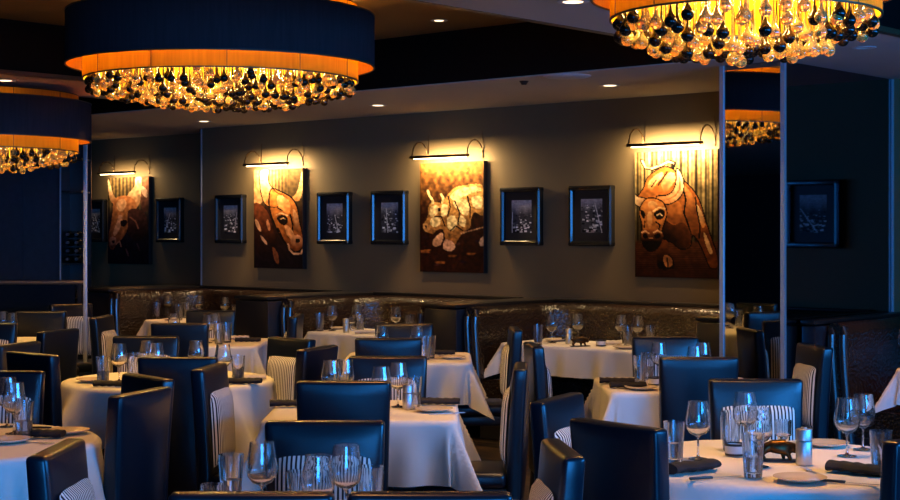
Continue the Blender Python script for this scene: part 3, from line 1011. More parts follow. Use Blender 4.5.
class Canvas:
    def __init__(s, box_, nx, ny):
        x0, y0, x1, y1 = box_
        s.X, s.Y = np.meshgrid(np.linspace(x0, x1, nx), np.linspace(y0, y1, ny))
        s.C = np.zeros((ny, nx, 3))
        s.rng = np.random.RandomState(5)
        s.nx, s.ny, s.box = nx, ny, box_

    gain = .62

    def fill(s, f):
        s.C[:] = f(s.X, s.Y)

    def poly(s, pts, c0, c1=None, p0=None, p1=None, k=5, alpha=1.0):
        m_ = inside(smooth_poly(pts, k), s.X, s.Y)
        c0 = np.array(c0)
        if c1 is None:
            col = np.broadcast_to(c0, s.C.shape)
        else:
            p0 = np.array(p0, float); p1 = np.array(p1, float); d = p1 - p0
            f = np.clip(((s.X - p0[0]) * d[0] + (s.Y - p0[1]) * d[1]) / (d @ d), 0, 1)[..., None]
            col = c0 * (1 - f) + np.array(c1) * f
        s.C[m_] = s.C[m_] * (1 - alpha) + col[m_] * alpha

    def stroke(s, pts, w, c):
        pts = [np.array(p, float) for p in pts]
        c = np.array(c)
        m_ = np.zeros(s.X.shape, bool)
        for i, (a, b_) in enumerate(zip(pts[:-1], pts[1:])):
            d = b_ - a
            f = np.clip(((s.X - a[0]) * d[0] + (s.Y - a[1]) * d[1]) / (d @ d + 1e-9), 0, 1)
            m_ |= np.hypot(s.X - a[0] - f * d[0], s.Y - a[1] - f * d[1]) < w
        s.C[m_] = c

    def outline(s, pts, w, c=(.012, .006, .004)):
        P_ = smooth_poly(pts, 4)
        s.stroke(list(P_) + [P_[0]], w, c)

    def noise(s, cells, amt):
        g = s.rng.rand(cells * 2, cells)
        yi = ((s.Y - s.box[1]) / (s.box[3] - s.box[1]) * (cells * 2 - 1)); xi = ((s.X - s.box[0]) / (s.box[2] - s.box[0]) * (cells - 1))
        y0 = np.floor(yi).astype(int).clip(0, cells * 2 - 2); x0 = np.floor(xi).astype(int).clip(0, cells - 2)
        fy, fx = yi - y0, xi - x0
        v = g[y0, x0] * (1 - fy) * (1 - fx) + g[y0 + 1, x0] * fy * (1 - fx) + g[y0, x0 + 1] * (1 - fy) * fx + g[y0 + 1, x0 + 1] * fy * fx
        s.C *= (1 + amt * (v - .5) * 2)[..., None]

    def brush(s, amt, seed=2):
        rs = np.random.RandomState(seed)
        a = np.zeros(s.X.shape)
        for q in range(9):
            f = rs.uniform(.05, .32); th = rs.uniform(0, PI); ph = rs.uniform(0, 6)
            u = s.X * math.cos(th) + s.Y * math.sin(th)
            v = -s.X * math.sin(th) + s.Y * math.cos(th)
            a += np.sin(u * f + 1.7 * np.sin(v * f * .45 + ph) + ph)
        s.C *= np.clip(1 + amt * a / 3, .15, 2.2)[..., None]

    def mesh(s, name, w, h, mat):
        """vertical grid centred on x, hanging in the XZ plane facing -Y, top at z=h"""
        xs = np.linspace(-w / 2, w / 2, s.nx); zs = np.linspace(h, 0, s.ny)
        verts = [(x, 0, z) for z in zs for x in xs]
        faces = []
        for j in range(s.ny - 1):
            for i in range(s.nx - 1):
                a = j * s.nx + i
                faces.append((a, a + s.nx, a + s.nx + 1, a + 1))
        me = bpy.data.meshes.new(name)
        me.from_pydata(verts, [], faces)
        at = me.color_attributes.new('paint', 'FLOAT_COLOR', 'POINT')
        arr = np.ones((s.nx * s.ny, 4)); arr[:, :3] = np.clip(np.clip(s.C, 0, 2) ** 1.45 * s.gain, 0, 1).reshape(-1, 3)
        at.data.foreach_set('color', arr.ravel())
        me.materials.append(mat)
        return me


def L3(f):
    return f[..., None]


def mixc(a, b_, f):
    f = np.clip(f, 0, 1)[..., None]
    return np.array(a) * (1 - f) + np.array(b_) * f


def paint4():
    c = Canvas((42, 66, 304, 466), 110, 168)

    def bg(X, Y):
        st_ = .5 + .5 * np.sin(X * .36 + 1.2 * np.sin(X * .09)) * np.sin(X * .13 + 2)
        st_ = np.clip(st_ * 1.3 - .1, 0, 1)
        base = mixc((.05, .035, .015), (.62, .48, .25), st_)
        base = base * L3(np.clip(1.1 - (Y - 66) / 330, .25, 1))
        fl = mixc((.17, .065, .025), (.06, .02, .012), (Y - 350) / 110 + .25 * np.sin(Y * .9 + X * .02))
        k_ = np.clip((Y - 345) / 14, 0, 1)[..., None]
        return base * (1 - k_) + fl * k_
    c.fill(bg)
    O1, O2, DK, CR = (.58, .25, .075), (.22, .075, .022), (.020, .008, .005), (.92, .66, .38)
    # tail sweeping over the back
    c.stroke([(64, 92), (74, 114), (98, 121), (126, 112), (150, 98), (170, 104), (164, 122)], 6, DK)
    c.stroke([(66, 94), (76, 114), (98, 119), (126, 110), (150, 99), (166, 104)], 3, (.85, .62, .36))
    # body
    body = [(72, 180), (84, 150), (112, 128), (140, 116), (168, 128), (196, 158), (228, 192), (250, 232), (266, 285), (282, 335), (302, 395), (303, 430), (282, 430), (266, 392), (246, 350), (226, 330), (218, 366), (190, 374), (160, 352), (120, 345), (90, 330), (66, 280), (58, 235), (52, 212)]
    c.outline(body, 4)
    c.poly(body, O1, O2, (130, 140), (230, 350))
    c.poly([(84, 172), (100, 148), (128, 132), (134, 142), (112, 168), (94, 190)], CR, O1, (100, 145), (100, 190))
    c.poly([(128, 168), (150, 136), (168, 136), (172, 156), (156, 182), (138, 196)], CR, O1, (155, 135), (150, 196))
    c.stroke([(118, 172), (136, 148), (146, 132)], 2.6, DK); c.stroke([(96, 178), (112, 156)], 2, DK)
    c.poly([(200, 176), (226, 206), (240, 248), (228, 268), (210, 236), (198, 204)], (.72, .36, .13), O2, (200, 190), (230, 270))
    c.poly([(240, 236), (256, 262), (266, 298), (258, 308), (246, 276)], CR, O1, (245, 240), (262, 308))
    c.poly([(262, 322), (274, 342), (288, 382), (280, 388), (266, 352)], (.80, .50, .26))
    c.stroke([(196, 180), (206, 220), (200, 262), (214, 300), (222, 330)], 3, DK)
    c.stroke([(236, 214), (242, 262), (250, 300), (248, 340)], 2.4, DK)
    c.poly([(136, 286), (168, 300), (198, 292), (222, 328), (216, 366), (188, 374), (158, 352), (130, 345)], DK, O2, (150, 350), (215, 290))
    c.poly([(150, 232), (184, 226), (194, 262), (178, 296), (152, 286), (146, 256)], O1, O2, (180, 230), (150, 300))
    # raised front leg
    leg = [(112, 350), (146, 350), (152, 385), (168, 412), (164, 438), (122, 440), (112, 414), (116, 385)]
    c.poly(leg, O2, DK, (130, 350), (140, 420)); c.poly([(138, 396), (158, 402), (164, 424), (146, 434), (136, 418)], (.50, .24, .10)); c.stroke([(146, 405), (150, 432)], 2.5, DK)
    # horns
    hr = [(178, 124), (194, 150), (198, 186), (184, 214), (154, 232), (124, 226), (114, 210), (142, 208), (164, 196), (176, 168)]
    c.outline(hr, 4); c.poly(hr, (.98, .76, .48), (.60, .28, .10), (190, 140), (128, 226))
    c.stroke([(186, 150), (188, 186), (172, 208), (146, 220)], 2, (.50, .24, .09))
    hl = [(36, 196), (50, 210), (70, 214), (84, 226), (74, 240), (54, 238), (40, 226)]
    c.outline(hl, 3.5); c.poly(hl, (.98, .76, .48), (.60, .28, .10), (42, 212), (80, 234))
    # head: broad brow, tapering to a heavy dark muzzle
    head = [(66, 232), (84, 216), (112, 218), (134, 232), (144, 262), (136, 292), (128, 318), (128, 346), (114, 372), (92, 382), (72, 366), (66, 334), (66, 296), (58, 262)]
    c.outline(head, 4); c.poly(head, (.72, .34, .11), O2, (88, 226), (108, 376))
    c.poly([(84, 228), (104, 224), (116, 236), (104, 252), (90, 250)], (.90, .58, .28), O1, (96, 224), (98, 252))
    c.poly([(84, 262), (96, 258), (98, 290), (90, 312), (82, 292)], (.86, .50, .22), O1, (90, 260), (90, 312))
    c.poly([(104, 262), (122, 250), (138, 256), (136, 276), (118, 284), (108, 276)], DK); c.poly([(60, 252), (72, 256), (76, 270), (70, 280), (62, 268)], DK)
    c.stroke([(102, 256), (120, 244), (138, 248)], 2.6, (.95, .62, .32)); c.stroke([(114, 268), (124, 264), (130, 269)], 1.8, (.90, .66, .40))
    c.stroke([(110, 290), (124, 300), (120, 314)], 2.4, DK); c.stroke([(74, 288), (72, 308)], 2, DK)
    c.poly([(64, 326), (80, 314), (106, 314), (130, 322), (132, 346), (116, 374), (94, 384), (72, 368), (64, 350)], (.42, .16, .055), DK, (95, 318), (95, 352))
    c.poly([(66, 330), (78, 326), (84, 338), (74, 344)], (.01, .005, .004)); c.poly([(104, 332), (120, 326), (126, 336), (112, 344)], (.01, .005, .004))
    c.stroke([(64, 324), (76, 318), (86, 326)], 2.2, (.92, .56, .30)); c.stroke([(102, 324), (116, 317), (128, 324)], 2.2, (.92, .56, .30)); c.stroke([(88, 342), (100, 342)], 1.8, (.70, .36, .18))
    c.brush(.16)
    c.noise(34, .25)
    return c


def paint2():
    c = Canvas((58, 77, 242, 455), 90, 150)

    def bg(X, Y):
        top = mixc((.75, .50, .25), (.16, .11, .05), (X - 60) / 110 + .25 * np.sin(X * .5))
        lo = mixc((.075, .030, .022), (.03, .018, .03), (Y - 300) / 130)
        k_ = np.clip((Y - 170 - (X - 60) * .1) / 50, 0, 1)[..., None]
        return top * (1 - k_) + lo * k_
    c.fill(bg)
    O1, O2, DK, CR = (.76, .34, .10), (.32, .11, .035), (.03, .012, .012), (1.0, .80, .50)
    c.poly([(58, 150), (84, 140), (92, 190), (74, 215), (58, 205)], (.85, .52, .26))
    c.poly([(60, 205), (90, 215), (118, 255), (135, 320), (150, 360), (130, 372), (95, 330), (70, 280), (58, 250)], (.30, .11, .05), DK, (80, 220), (120, 370))
    c.poly([(62, 268), (74, 275), (86, 310), (78, 312), (66, 290)], (.78, .48, .30)); c.poly([(84, 330), (104, 350), (108, 366), (92, 352)], (.80, .50, .36))
    c.poly([(112, 268), (122, 300), (116, 312), (106, 285)], (.62, .32, .18)); c.poly([(130, 375), (150, 400), (152, 440), (136, 420)], (.30, .13, .07))
    c.poly([(240, 92), (242, 160), (230, 196), (208, 200), (204, 188), (222, 164), (232, 128)], CR, (.75, .40, .16), (238, 110), (210, 195))
    c.poly([(82, 79), (116, 79), (112, 110), (124, 142), (150, 168), (172, 178), (160, 214), (128, 222), (100, 208), (86, 170), (80, 120)], CR, O1, (95, 90), (150, 210))
    c.poly([(124, 152), (160, 162), (200, 186), (222, 222), (232, 280), (246, 345), (240, 378), (214, 392), (190, 372), (162, 336), (142, 296), (124, 250), (116, 205)], O1, O2, (150, 170), (215, 390))
    c.outline([(124, 152), (160, 162), (200, 186), (222, 222), (232, 280), (246, 345), (240, 378), (214, 392), (190, 372), (162, 336), (142, 296), (124, 250), (116, 205)], 2.6)
    c.outline([(82, 79), (116, 79), (112, 110), (124, 142), (150, 168), (172, 178), (160, 214), (128, 222), (100, 208), (86, 170), (80, 120)], 2)
    c.stroke([(196, 250), (206, 290), (204, 330)], 3, DK); c.stroke([(150, 226), (176, 238), (196, 236)], 2.4, DK)
    c.poly([(150, 178), (184, 190), (198, 220), (190, 250), (170, 236), (150, 215)], (1.0, .62, .30), O1, (160, 180), (190, 250))
    c.poly([(206, 230), (222, 250), (232, 300), (224, 318), (210, 280)], (.95, .55, .28), O2, (210, 235), (226, 318))
    c.poly([(176, 290), (196, 300), (212, 330), (200, 344), (182, 322)], (.88, .46, .22))
    c.poly([(146, 262), (160, 252), (180, 256), (188, 272), (180, 290), (164, 288), (152, 276)], DK)
    c.stroke([(160, 268), (170, 263), (178, 268)], 1.6, (.86, .56, .32))
    c.stroke([(144, 252), (162, 244), (186, 254)], 2.4, (.95, .62, .36))
    c.poly([(200, 338), (226, 328), (242, 344), (240, 368), (222, 382), (202, 366)], (.86, .46, .24), O2, (215, 335), (220, 380))
    c.poly([(216, 344), (230, 342), (232, 354), (220, 358)], DK)
    c.stroke([(188, 362), (194, 384), (210, 400), (236, 398), (242, 384)], 3.2, (.90, .56, .36))
    c.stroke([(150, 300), (170, 345), (186, 368)], 2.5, DK)
    c.brush(.18, 4)
    c.noise(26, .25)
    return c


def paint1():
    c = Canvas((75, 73, 242, 434), 80, 140)

    def bg(X, Y):
        top = mixc((.36, .26, .12), (.12, .09, .05), .5 + .5 * np.sin(X * .42))
        lo = mixc((.05, .035, .06), (.018, .018, .05), (Y - 250) / 120)
        k_ = np.clip((Y - 180) / 60, 0, 1)[..., None]
        return top * (1 - k_) + lo * k_
    c.fill(bg)
    O1, O2, DK, CR = (.70, .34, .15), (.26, .10, .06), (.03, .015, .03), (.98, .80, .52)
    c.poly([(196, 75), (240, 75), (242, 200), (218, 214), (205, 150)], (.55, .27, .16), (.16, .07, .06), (215, 90), (225, 210))
    c.poly([(212, 110), (236, 130), (234, 160), (216, 142)], (.85, .60, .45))
    c.poly([(75, 76), (88, 110), (96, 140), (112, 168), (104, 184), (88, 172), (78, 140)], CR, O1, (80, 90), (104, 180))
    c.poly([(150, 160), (186, 110), (190, 76), (212, 76), (212, 130), (206, 180), (188, 206), (160, 214)], CR, O1, (200, 80), (170, 205))
    c.poly([(100, 172), (126, 150), (156, 152), (186, 170), (190, 204), (168, 218), (162, 250), (156, 288), (140, 322), (112, 352), (96, 376), (80, 362), (78, 318), (88, 268), (94, 222)], O1, O2, (140, 160), (100, 370))
    c.poly([(112, 176), (140, 162), (152, 184), (136, 214), (116, 208)], (.90, .55, .32))
    c.poly([(120, 232), (136, 238), (128, 280), (104, 318), (98, 300), (112, 262)], (.74, .42, .28))
    c.poly([(128, 256), (148, 250), (156, 262), (144, 278), (130, 274)], DK)
    c.poly([(84, 326), (104, 324), (110, 344), (96, 370), (84, 358)], (.62, .34, .26), DK, (95, 330), (92, 372))
    c.poly([(92, 338), (102, 336), (102, 348), (94, 350)], DK)
    c.poly([(160, 214), (196, 205), (230, 230), (238, 300), (200, 340), (165, 320), (158, 270)], (.16, .07, .06), DK, (180, 220), (200, 335))
    c.stroke([(168, 240), (190, 258), (200, 286)], 3, (.42, .20, .15)); c.stroke([(110, 352), (124, 340), (130, 362)], 2.5, (.50, .28, .22))
    c.stroke([(150, 372), (160, 400)], 3, (.20, .12, .14)); c.stroke([(196, 350), (206, 378)], 3, (.14, .09, .12))
    c.brush(.18, 7)
    c.noise(24, .25)
    return c


def paint3():
    c = Canvas((36, 64, 270, 472), 96, 150)

    def bg(X, Y):
        base = mixc((.34, .18, .06), (.07, .024, .014), (Y - 80) / 170 + .25 * np.sin(X * .21 + Y * .03) * np.sin(Y * .11))
        return base * L3(1 + .35 * np.sin(X * .9) * np.sin(Y * .7 + X * .2))
    c.fill(bg)
    CR, YL, DK = (.92, .74, .42), (.72, .46, .18), (.05, .018, .012)
    for k_ in range(14):
        r = c.rng.rand(4)
        x, y = 40 + r[0] * 210, 330 + r[1] * 130
        c.poly([(x, y), (x + 14 + r[2] * 24, y - 2), (x + 12 + r[3] * 20, y + 6), (x + 2, y + 5)], (.34 * r[2] + .05, .15 * r[2] + .02, .05))
    c.poly([(70, 222), (95, 210), (118, 214), (140, 185), (165, 160), (205, 150), (262, 150), (270, 200), (268, 262), (240, 250), (226, 272), (222, 305), (196, 326), (172, 360), (158, 388), (126, 384), (130, 345), (120, 312), (98, 318), (84, 330), (56, 318), (48, 296), (64, 268)], YL, (.36, .17, .06), (180, 160), (150, 380))
    for pl in ([(150, 190), (178, 165), (240, 156), (262, 170), (210, 186), (170, 206)], [(160, 215), (200, 200), (218, 226), (212, 262), (186, 250)], [(120, 220), (140, 226), (138, 258), (116, 262)],
               [(76, 232), (98, 222), (110, 240), (92, 262), (74, 262)], [(82, 268), (108, 268), (112, 292), (90, 304), (74, 290)], [(228, 196), (262, 196), (262, 236), (236, 232)],
               [(140, 270), (162, 262), (176, 290), (160, 316), (140, 306)], [(182, 262), (206, 276), (200, 304), (182, 292)]):
        c.poly(pl, CR)
    c.poly([(104, 234), (112, 232), (114, 244), (104, 246)], DK)
    c.stroke([(66, 168), (72, 186), (84, 204), (84, 216)], 4, CR); c.stroke([(116, 182), (124, 196), (120, 214)], 4, CR)
    c.poly([(48, 294), (70, 292), (76, 308), (62, 322), (50, 314)], (.62, .36, .16)); c.poly([(54, 300), (62, 300), (60, 310)], DK)
    for ln in ([(142, 190), (150, 230), (140, 262)], [(166, 208), (184, 252), (178, 292)], [(212, 190), (222, 232), (222, 268)], [(92, 266), (116, 264), (130, 300)], [(150, 318), (170, 300), (196, 318)]):
        c.stroke(ln, 2.6, DK)
    c.poly([(88, 350), (116, 326), (124, 340), (112, 372), (86, 374)], (.78, .48, .30)); c.poly([(130, 352), (156, 358), (168, 378), (150, 394), (124, 384)], (.80, .50, .34))
    c.stroke([(190, 328), (270, 305)], 2, (.60, .38, .24)); c.poly([(256, 356), (270, 340), (270, 372), (258, 372)], (.72, .50, .38))
    c.brush(.22, 9)
    c.noise(44, .4)
    return c


def photo(seed):
    c = Canvas((0, 0, 40, 50), 60, 76)
    r = np.random.RandomState(seed)
    hz = r.uniform(6, 20)
    c.fill(lambda X, Y: mixc((.42, .42, .44), (.10, .10, .11), (Y - hz * .3) / 18 + .1 * np.sin(X * .4)))
    for k_ in range(90):
        y = hz + (48 - hz) * r.rand() ** .8; x = r.rand() * 40; sz = 1 + 3.4 * (y - hz) / 40
        g = r.choice([.03, .06, .12, .3, .55, .75]); sh = r.uniform(-.3, .3)
        c.poly([(x, y), (x + sz * 1.6, y + sh), (x + sz * 1.5, y + sz * .8), (x - .2, y + sz * .8)], (g, g, g * .98), k=1)
    for k_ in range(1):
        x0, x1 = r.uniform(0, 40, 2)
        c.stroke([(x0, hz), (x1, 50)], .7, (.62, .62, .60))
    c.noise(30, .25)
    c.gain = 1.5
    return c


ZP0 = None


def wall_s(px, t):
    """s of the point on plane t=const seen in column px"""
    q = (px - 450) / F
    return (-SA * t + q * CA * t) / (CA + q * SA)


def hang_painting(x0, x1, ytop, ybot, t, cv, label, name='bull_painting'):
    th = .055
    s0, s1 = wall_s(x0, t - th), wall_s(x1, t - th)
    sc_, = ((s0 + s1) / 2,)
    Yc = -SA * sc_ + CA * (t - th)
    z1 = CAMZ + (HZ - ytop) / F * Yc; z0 = CAMZ + (HZ - ybot) / F * Yc
    w, h = s1 - s0, z1 - z0
    o = thing(name, label, 'painting', W(sc_, t - .002, z0), WROT, 'bull paintings on the wall')
    bm = BM(); box(bm, (0, -th / 2, h / 2), (w, th - .004, h), bev=.003); link('canvas_frame', mesh_of('canvas_frame', bm, M['canvas_edge'], 40), o)
    pm = link('painted_front', cv.mesh('painted_front', w - .006, h - .006, M['paint']), o)
    pm.location = (0, -th - .001, .003)
    # picture light
    lw = w * .86
    lt = thing('picture_lamp', 'brass picture lamp above ' + label.split(' turned')[0].split(' bowed')[0].split(' charging')[0] + ', ' + label.split(', ')[1], 'picture lamp',
               W(sc_, t - .002, z1 + .045), WROT, 'picture lamps above the paintings')
    zt = .0
    bm = BM(); tube(bm, [(-lw / 2 - .02, -.22, 0), (lw / 2 + .02, -.22, 0)], .013, 10); bar = link('lamp_bar', mesh_of('lamp_bar', bm, M['brass'], 50), lt)
    for sg in (-1, 1):
        bm = BM()
        x = sg * lw / 2
        pts = []
        for i in range(13):
            a = PI * i / 12
            pts.append((x, -.22 + .105 * (1 - math.cos(a)), .01 + .13 * math.sin(a)))
        pts.append((x, -.005, -.02))
        tube(bm, pts, .0055, 8)
        link('lamp_arm', mesh_of('lamp_arm', bm, M['brass'], 50), lt)
        bm = BM()
        tube(bm, [(x, -.012, -.02), (x + .01, -.008, .10), (x - .01 * sg, -.006, .22)], .003, 6)
        link('lamp_cord', mesh_of('lamp_cord', bm, M['brass'], 50), lt)
    bm = BM(); tube(bm, [(-lw / 2 + .02, -.212, -.013), (lw / 2 - .02, -.212, -.013)], .006, 8); link('lamp_tube', mesh_of('lamp_tube', bm, M['tube'], 50), bar)
    return sc_, z0, z1, w


P = []
P.append(hang_painting(108, 149, 177, 264, 10.62, paint1(), 'painting of a brown bull head turned down to the left, farthest left'))
P.append(hang_painting(254, 303, 169, 268.5, 10.17, paint2(), 'painting of an orange bull head bowed to the right, on the main wall'))
P.append(hang_painting(420, 484, 162, 272.5, 10.17, paint3(), 'painting of a pale patched bull charging left, in the middle of the wall'))
P.append(hang_painting(635, 718, 150.5, 278, 10.17, paint4(), 'painting of an orange bull charging forwards, nearest the mirrored column'))


def hang_photo(pxc, t, label, seed, s=None, wd=.44):
    sc_ = wall_s(pxc, t - .06) if s is None else s
    z0 = 1.502; h = .505
    th = .075
    o = thing('framed_photo', label, 'framed photo', W(sc_, t - .002, z0), WROT, 'black framed photos on the wall')
    # deep frame: four rails with rounded lacquer faces
    fw = .042
    bm = BM()
    box(bm, (-wd / 2 + fw / 2, -th / 2, h / 2), (fw, th, h), bev=.013, seg=1); box(bm, (wd / 2 - fw / 2, -th / 2, h / 2), (fw, th, h), bev=.013, seg=1)
    box(bm, (0, -th / 2, fw / 2), (wd, th, fw), bev=.012, seg=3); box(bm, (0, -th / 2, h - fw / 2), (wd, th, fw), bev=.012, seg=3)
    link('frame', mesh_of('frame', bm, M['frame'], 20), o)
    bm = BM(); box(bm, (0, -.02, h / 2), (wd - fw, .03, h - fw)); link('mount', mesh_of('mount', bm, M['mat'], 0), o)
    pw, ph = wd * .50, h * .56
    pm = link('photo_print', photo(seed).mesh('photo_print', pw, ph, M['photo']), o)
    pm.location = (0, -.037, (h - ph) / 2)


hang_photo(93, 10.62, 'black framed photo partly hidden behind the chrome post, farthest left', 1)
hang_photo(168.5, 10.62, 'dim black framed city photo just right of the farthest left painting', 2)
hang_photo(229, 10.17, 'black framed city photo just left of the orange bull head painting', 3)
hang_photo(333, 10.17, 'black framed city photo just right of the orange bull head painting', 4)
hang_photo(388, 10.17, 'black framed photo just left of the middle painting', 5)
hang_photo(520, 10.17, 'black framed photo just right of the middle painting', 6)
hang_photo(590, 10.17, 'black framed photo just left of the rightmost painting', 9)
hang_photo(0, 10.17, 'black framed photo seen reflected in the tinted mirror right of the column', 8, s=-4.17)

# ------------------------------------------------------------------ lights
LS = 1.0


def area(name, loc, rot, sx, sy, power, col, spread=None):
    d = bpy.data.lights.new(name, 'AREA'); d.shape = 'RECTANGLE'; d.size = sx; d.size_y = sy
    d.energy = power; d.color = col
    if spread:
        d.spread = spread
    o = bpy.data.objects.new(name, d); COL.objects.link(o)
    o.location = loc; o.rotation_euler = rot
    return o


def point(name, loc, power, col, r=.05):
    d = bpy.data.lights.new(name, 'POINT'); d.energy = power; d.color = col; d.shadow_soft_size = r
    o = bpy.data.objects.new(name, d); COL.objects.link(o); o.location = loc
    return o


def spot(name, loc, power, col, ang=70, blend=.6, r=.03):
    d = bpy.data.lights.new(name, 'SPOT'); d.energy = power; d.color = col; d.shadow_soft_size = r
    d.spot_size = R(ang); d.spot_blend = blend
    o = bpy.data.objects.new(name, d); COL.objects.link(o); o.location = loc
    return o


WARM = (1.0, .68, .33)
PWR = [18, 62, 62, 70]
for (sc_, z0, z1, w), pw, tt in zip(P, PWR, (10.62, 10.17, 10.17, 10.17)):
    o = area('picture_lamp_light', W(sc_, tt - .165, z1 + .03), (0, 0, 0), w * .86, .02, pw * .5, WARM)
    # aim at the wall and downwards
    d = Vector((SA, CA, -.85)).normalized()
    o.rotation_euler = d.to_track_quat('-Z', 'Y').to_euler()
    xax = Vector((CA, -SA, 0)); zax = -d; yax = zax.cross(xax)
    o.rotation_euler = Matrix((xax, yax, zax)).transposed().to_euler()

# window daylight behind the camera
BLUE = (.028, .31, 1.0)
area('window_daylight', (.8, YB + .15, 1.45), (R(90), 0, 0), 3.4, 2.2, 560, BLUE)
area('side_window_daylight', W(1.05, 5.5, 2.0), (0, 0, 0), 4.4, .9, 380, BLUE).rotation_euler = (R(101), 0, WROT + R(90))

# ------------------------------------------------------------------ downlights
def downlight(px, py, label, H=ZS - CAMZ, z=ZS, pw=14, lit=True, r=.055):
    Y = F * H / (HZ - py); X = (px - 450) / F * Y
    o = thing('recessed_downlight', label, 'ceiling light', (X, Y, z), 0, 'recessed ceiling lights')
    bm = BM(); lathe(bm, [(r, -.001), (r + .022, -.003), (r + .020, -.006), (r - .004, -.006), (r - .006, -.001)], 24, closed=True)
    link('trim_ring', mesh_of('trim_ring', bm, M['vent'], 50), o)
    bm = BM(); lathe(bm, [(0, -.002), (r - .006, -.002), (r - .006, -.004), (0, -.004)], 20)
    link('lamp_face', mesh_of('lamp_face', bm, M['lamp'] if lit else M['vent'], 50), o)
    if pw:
        spot('downlight_or_added_spot', (X, Y, z - .02), pw, (1, .60, .30), 80)


downlight(204, 121, 'small lit downlight in the soffit above the far left booth', pw=40)
downlight(378, 105, 'small lit downlight in the soffit right of the big chandelier', pw=70)
downlight(610, 85, 'small lit downlight in the soffit left of the right chandelier', pw=70)
downlight(5, 80, 'small lit downlight in the crossbeam at the left edge', pw=20)
downlight(439, 20, 'small dim downlight in the bronze coffer right of the big chandelier', H=ZC - CAMZ, z=ZC, pw=0, r=.04)
downlight(573, 1, 'pale downlight in the blue-lit crossbeam at the top', pw=50)
downlight(864, 47, 'slim dark downlight in the soffit at the upper right', pw=0, lit=False, r=.05)
Y = F * (ZS - CAMZ) / (HZ - 76); X = (567 - 450) / F * Y
bm = BM(); lathe(bm, [(0, -.012), (.10, -.014), (.15, -.010), (.17, -.002), (.17, 0), (0, 0)], 36)
tag(link('ceiling_speaker', mesh_of('ceiling_speaker', bm, M['vent'], 50), None, (X, Y, ZS)), 'round pale blue-lit ceiling disc in the soffit left of the right chandelier', 'ceiling disc')
Y = F * (ZS - CAMZ) / (HZ - 81); X = (524 - 450) / F * Y
bm = BM(); lathe(bm, [(0, -.03), (.018, -.028), (.028, -.012), (.035, 0), (0, 0)], 20)
tag(link('sprinkler_head', mesh_of('sprinkler_head', bm, M['black'], 50), None, (X, Y, ZS)), 'tiny dark sprinkler knob in the soffit between the disc and the middle downlight', 'sprinkler')
# added warm spots without fixtures, brightening tables, chairs and the right booth
for X, Y, pw in ((1.25, 5.6, 23), (-.42, 7.3, 16), (-1.66, 8.8, 14), (-2.14, 6.2, 16), (1.31, 8.5, 14), (-1.93, 11.8, 14), (-.29, 10.4, 14), (-.37, 4.3, 13), (-3.3, 12.9, 18), (-2.6, 11.3, 8), (-3.2, 14.6, 20), (3.1, 9.3, 40), (-2.5, 9.3, 6)):
    spot('downlight_or_added_spot', (X, Y, ZS - .03), pw * 3.5, (1, .42, .09), 60)


# ------------------------------------------------------------------ chandeliers
def drop_mesh(L, r, mat):
    bm = BM()
    prof = [(0, -L - r * 1.0)]
    for i in range(1, 7):
        a = PI * i / 8
        prof.append((r * math.sin(a), -L - r * math.cos(a)))
    prof += [(r * .40, -L + r * 1.15), (r * .20, -L + r * 1.9), (r * .13, -L + r * 3.0), (r * .10, 0), (0, 0)]
    lathe(bm, prof, 12)
    return mesh_of('glass_drop', bm, mat, 80)


DROPS = {}


def get_drop(L, dark, r):
    key = (round(L / .02), dark, r)
    if key not in DROPS:
        DROPS[key] = drop_mesh(key[0] * .02, r, M['dark_glass'] if dark else M['amber'])
    return DROPS[key]


def ring_wall(r, z0, z1, th, n=96):
    bm = BM(); lathe(bm, [(r, z0), (r, z1), (r - th, z1), (r - th, z0)], n, closed=True)
    return bm


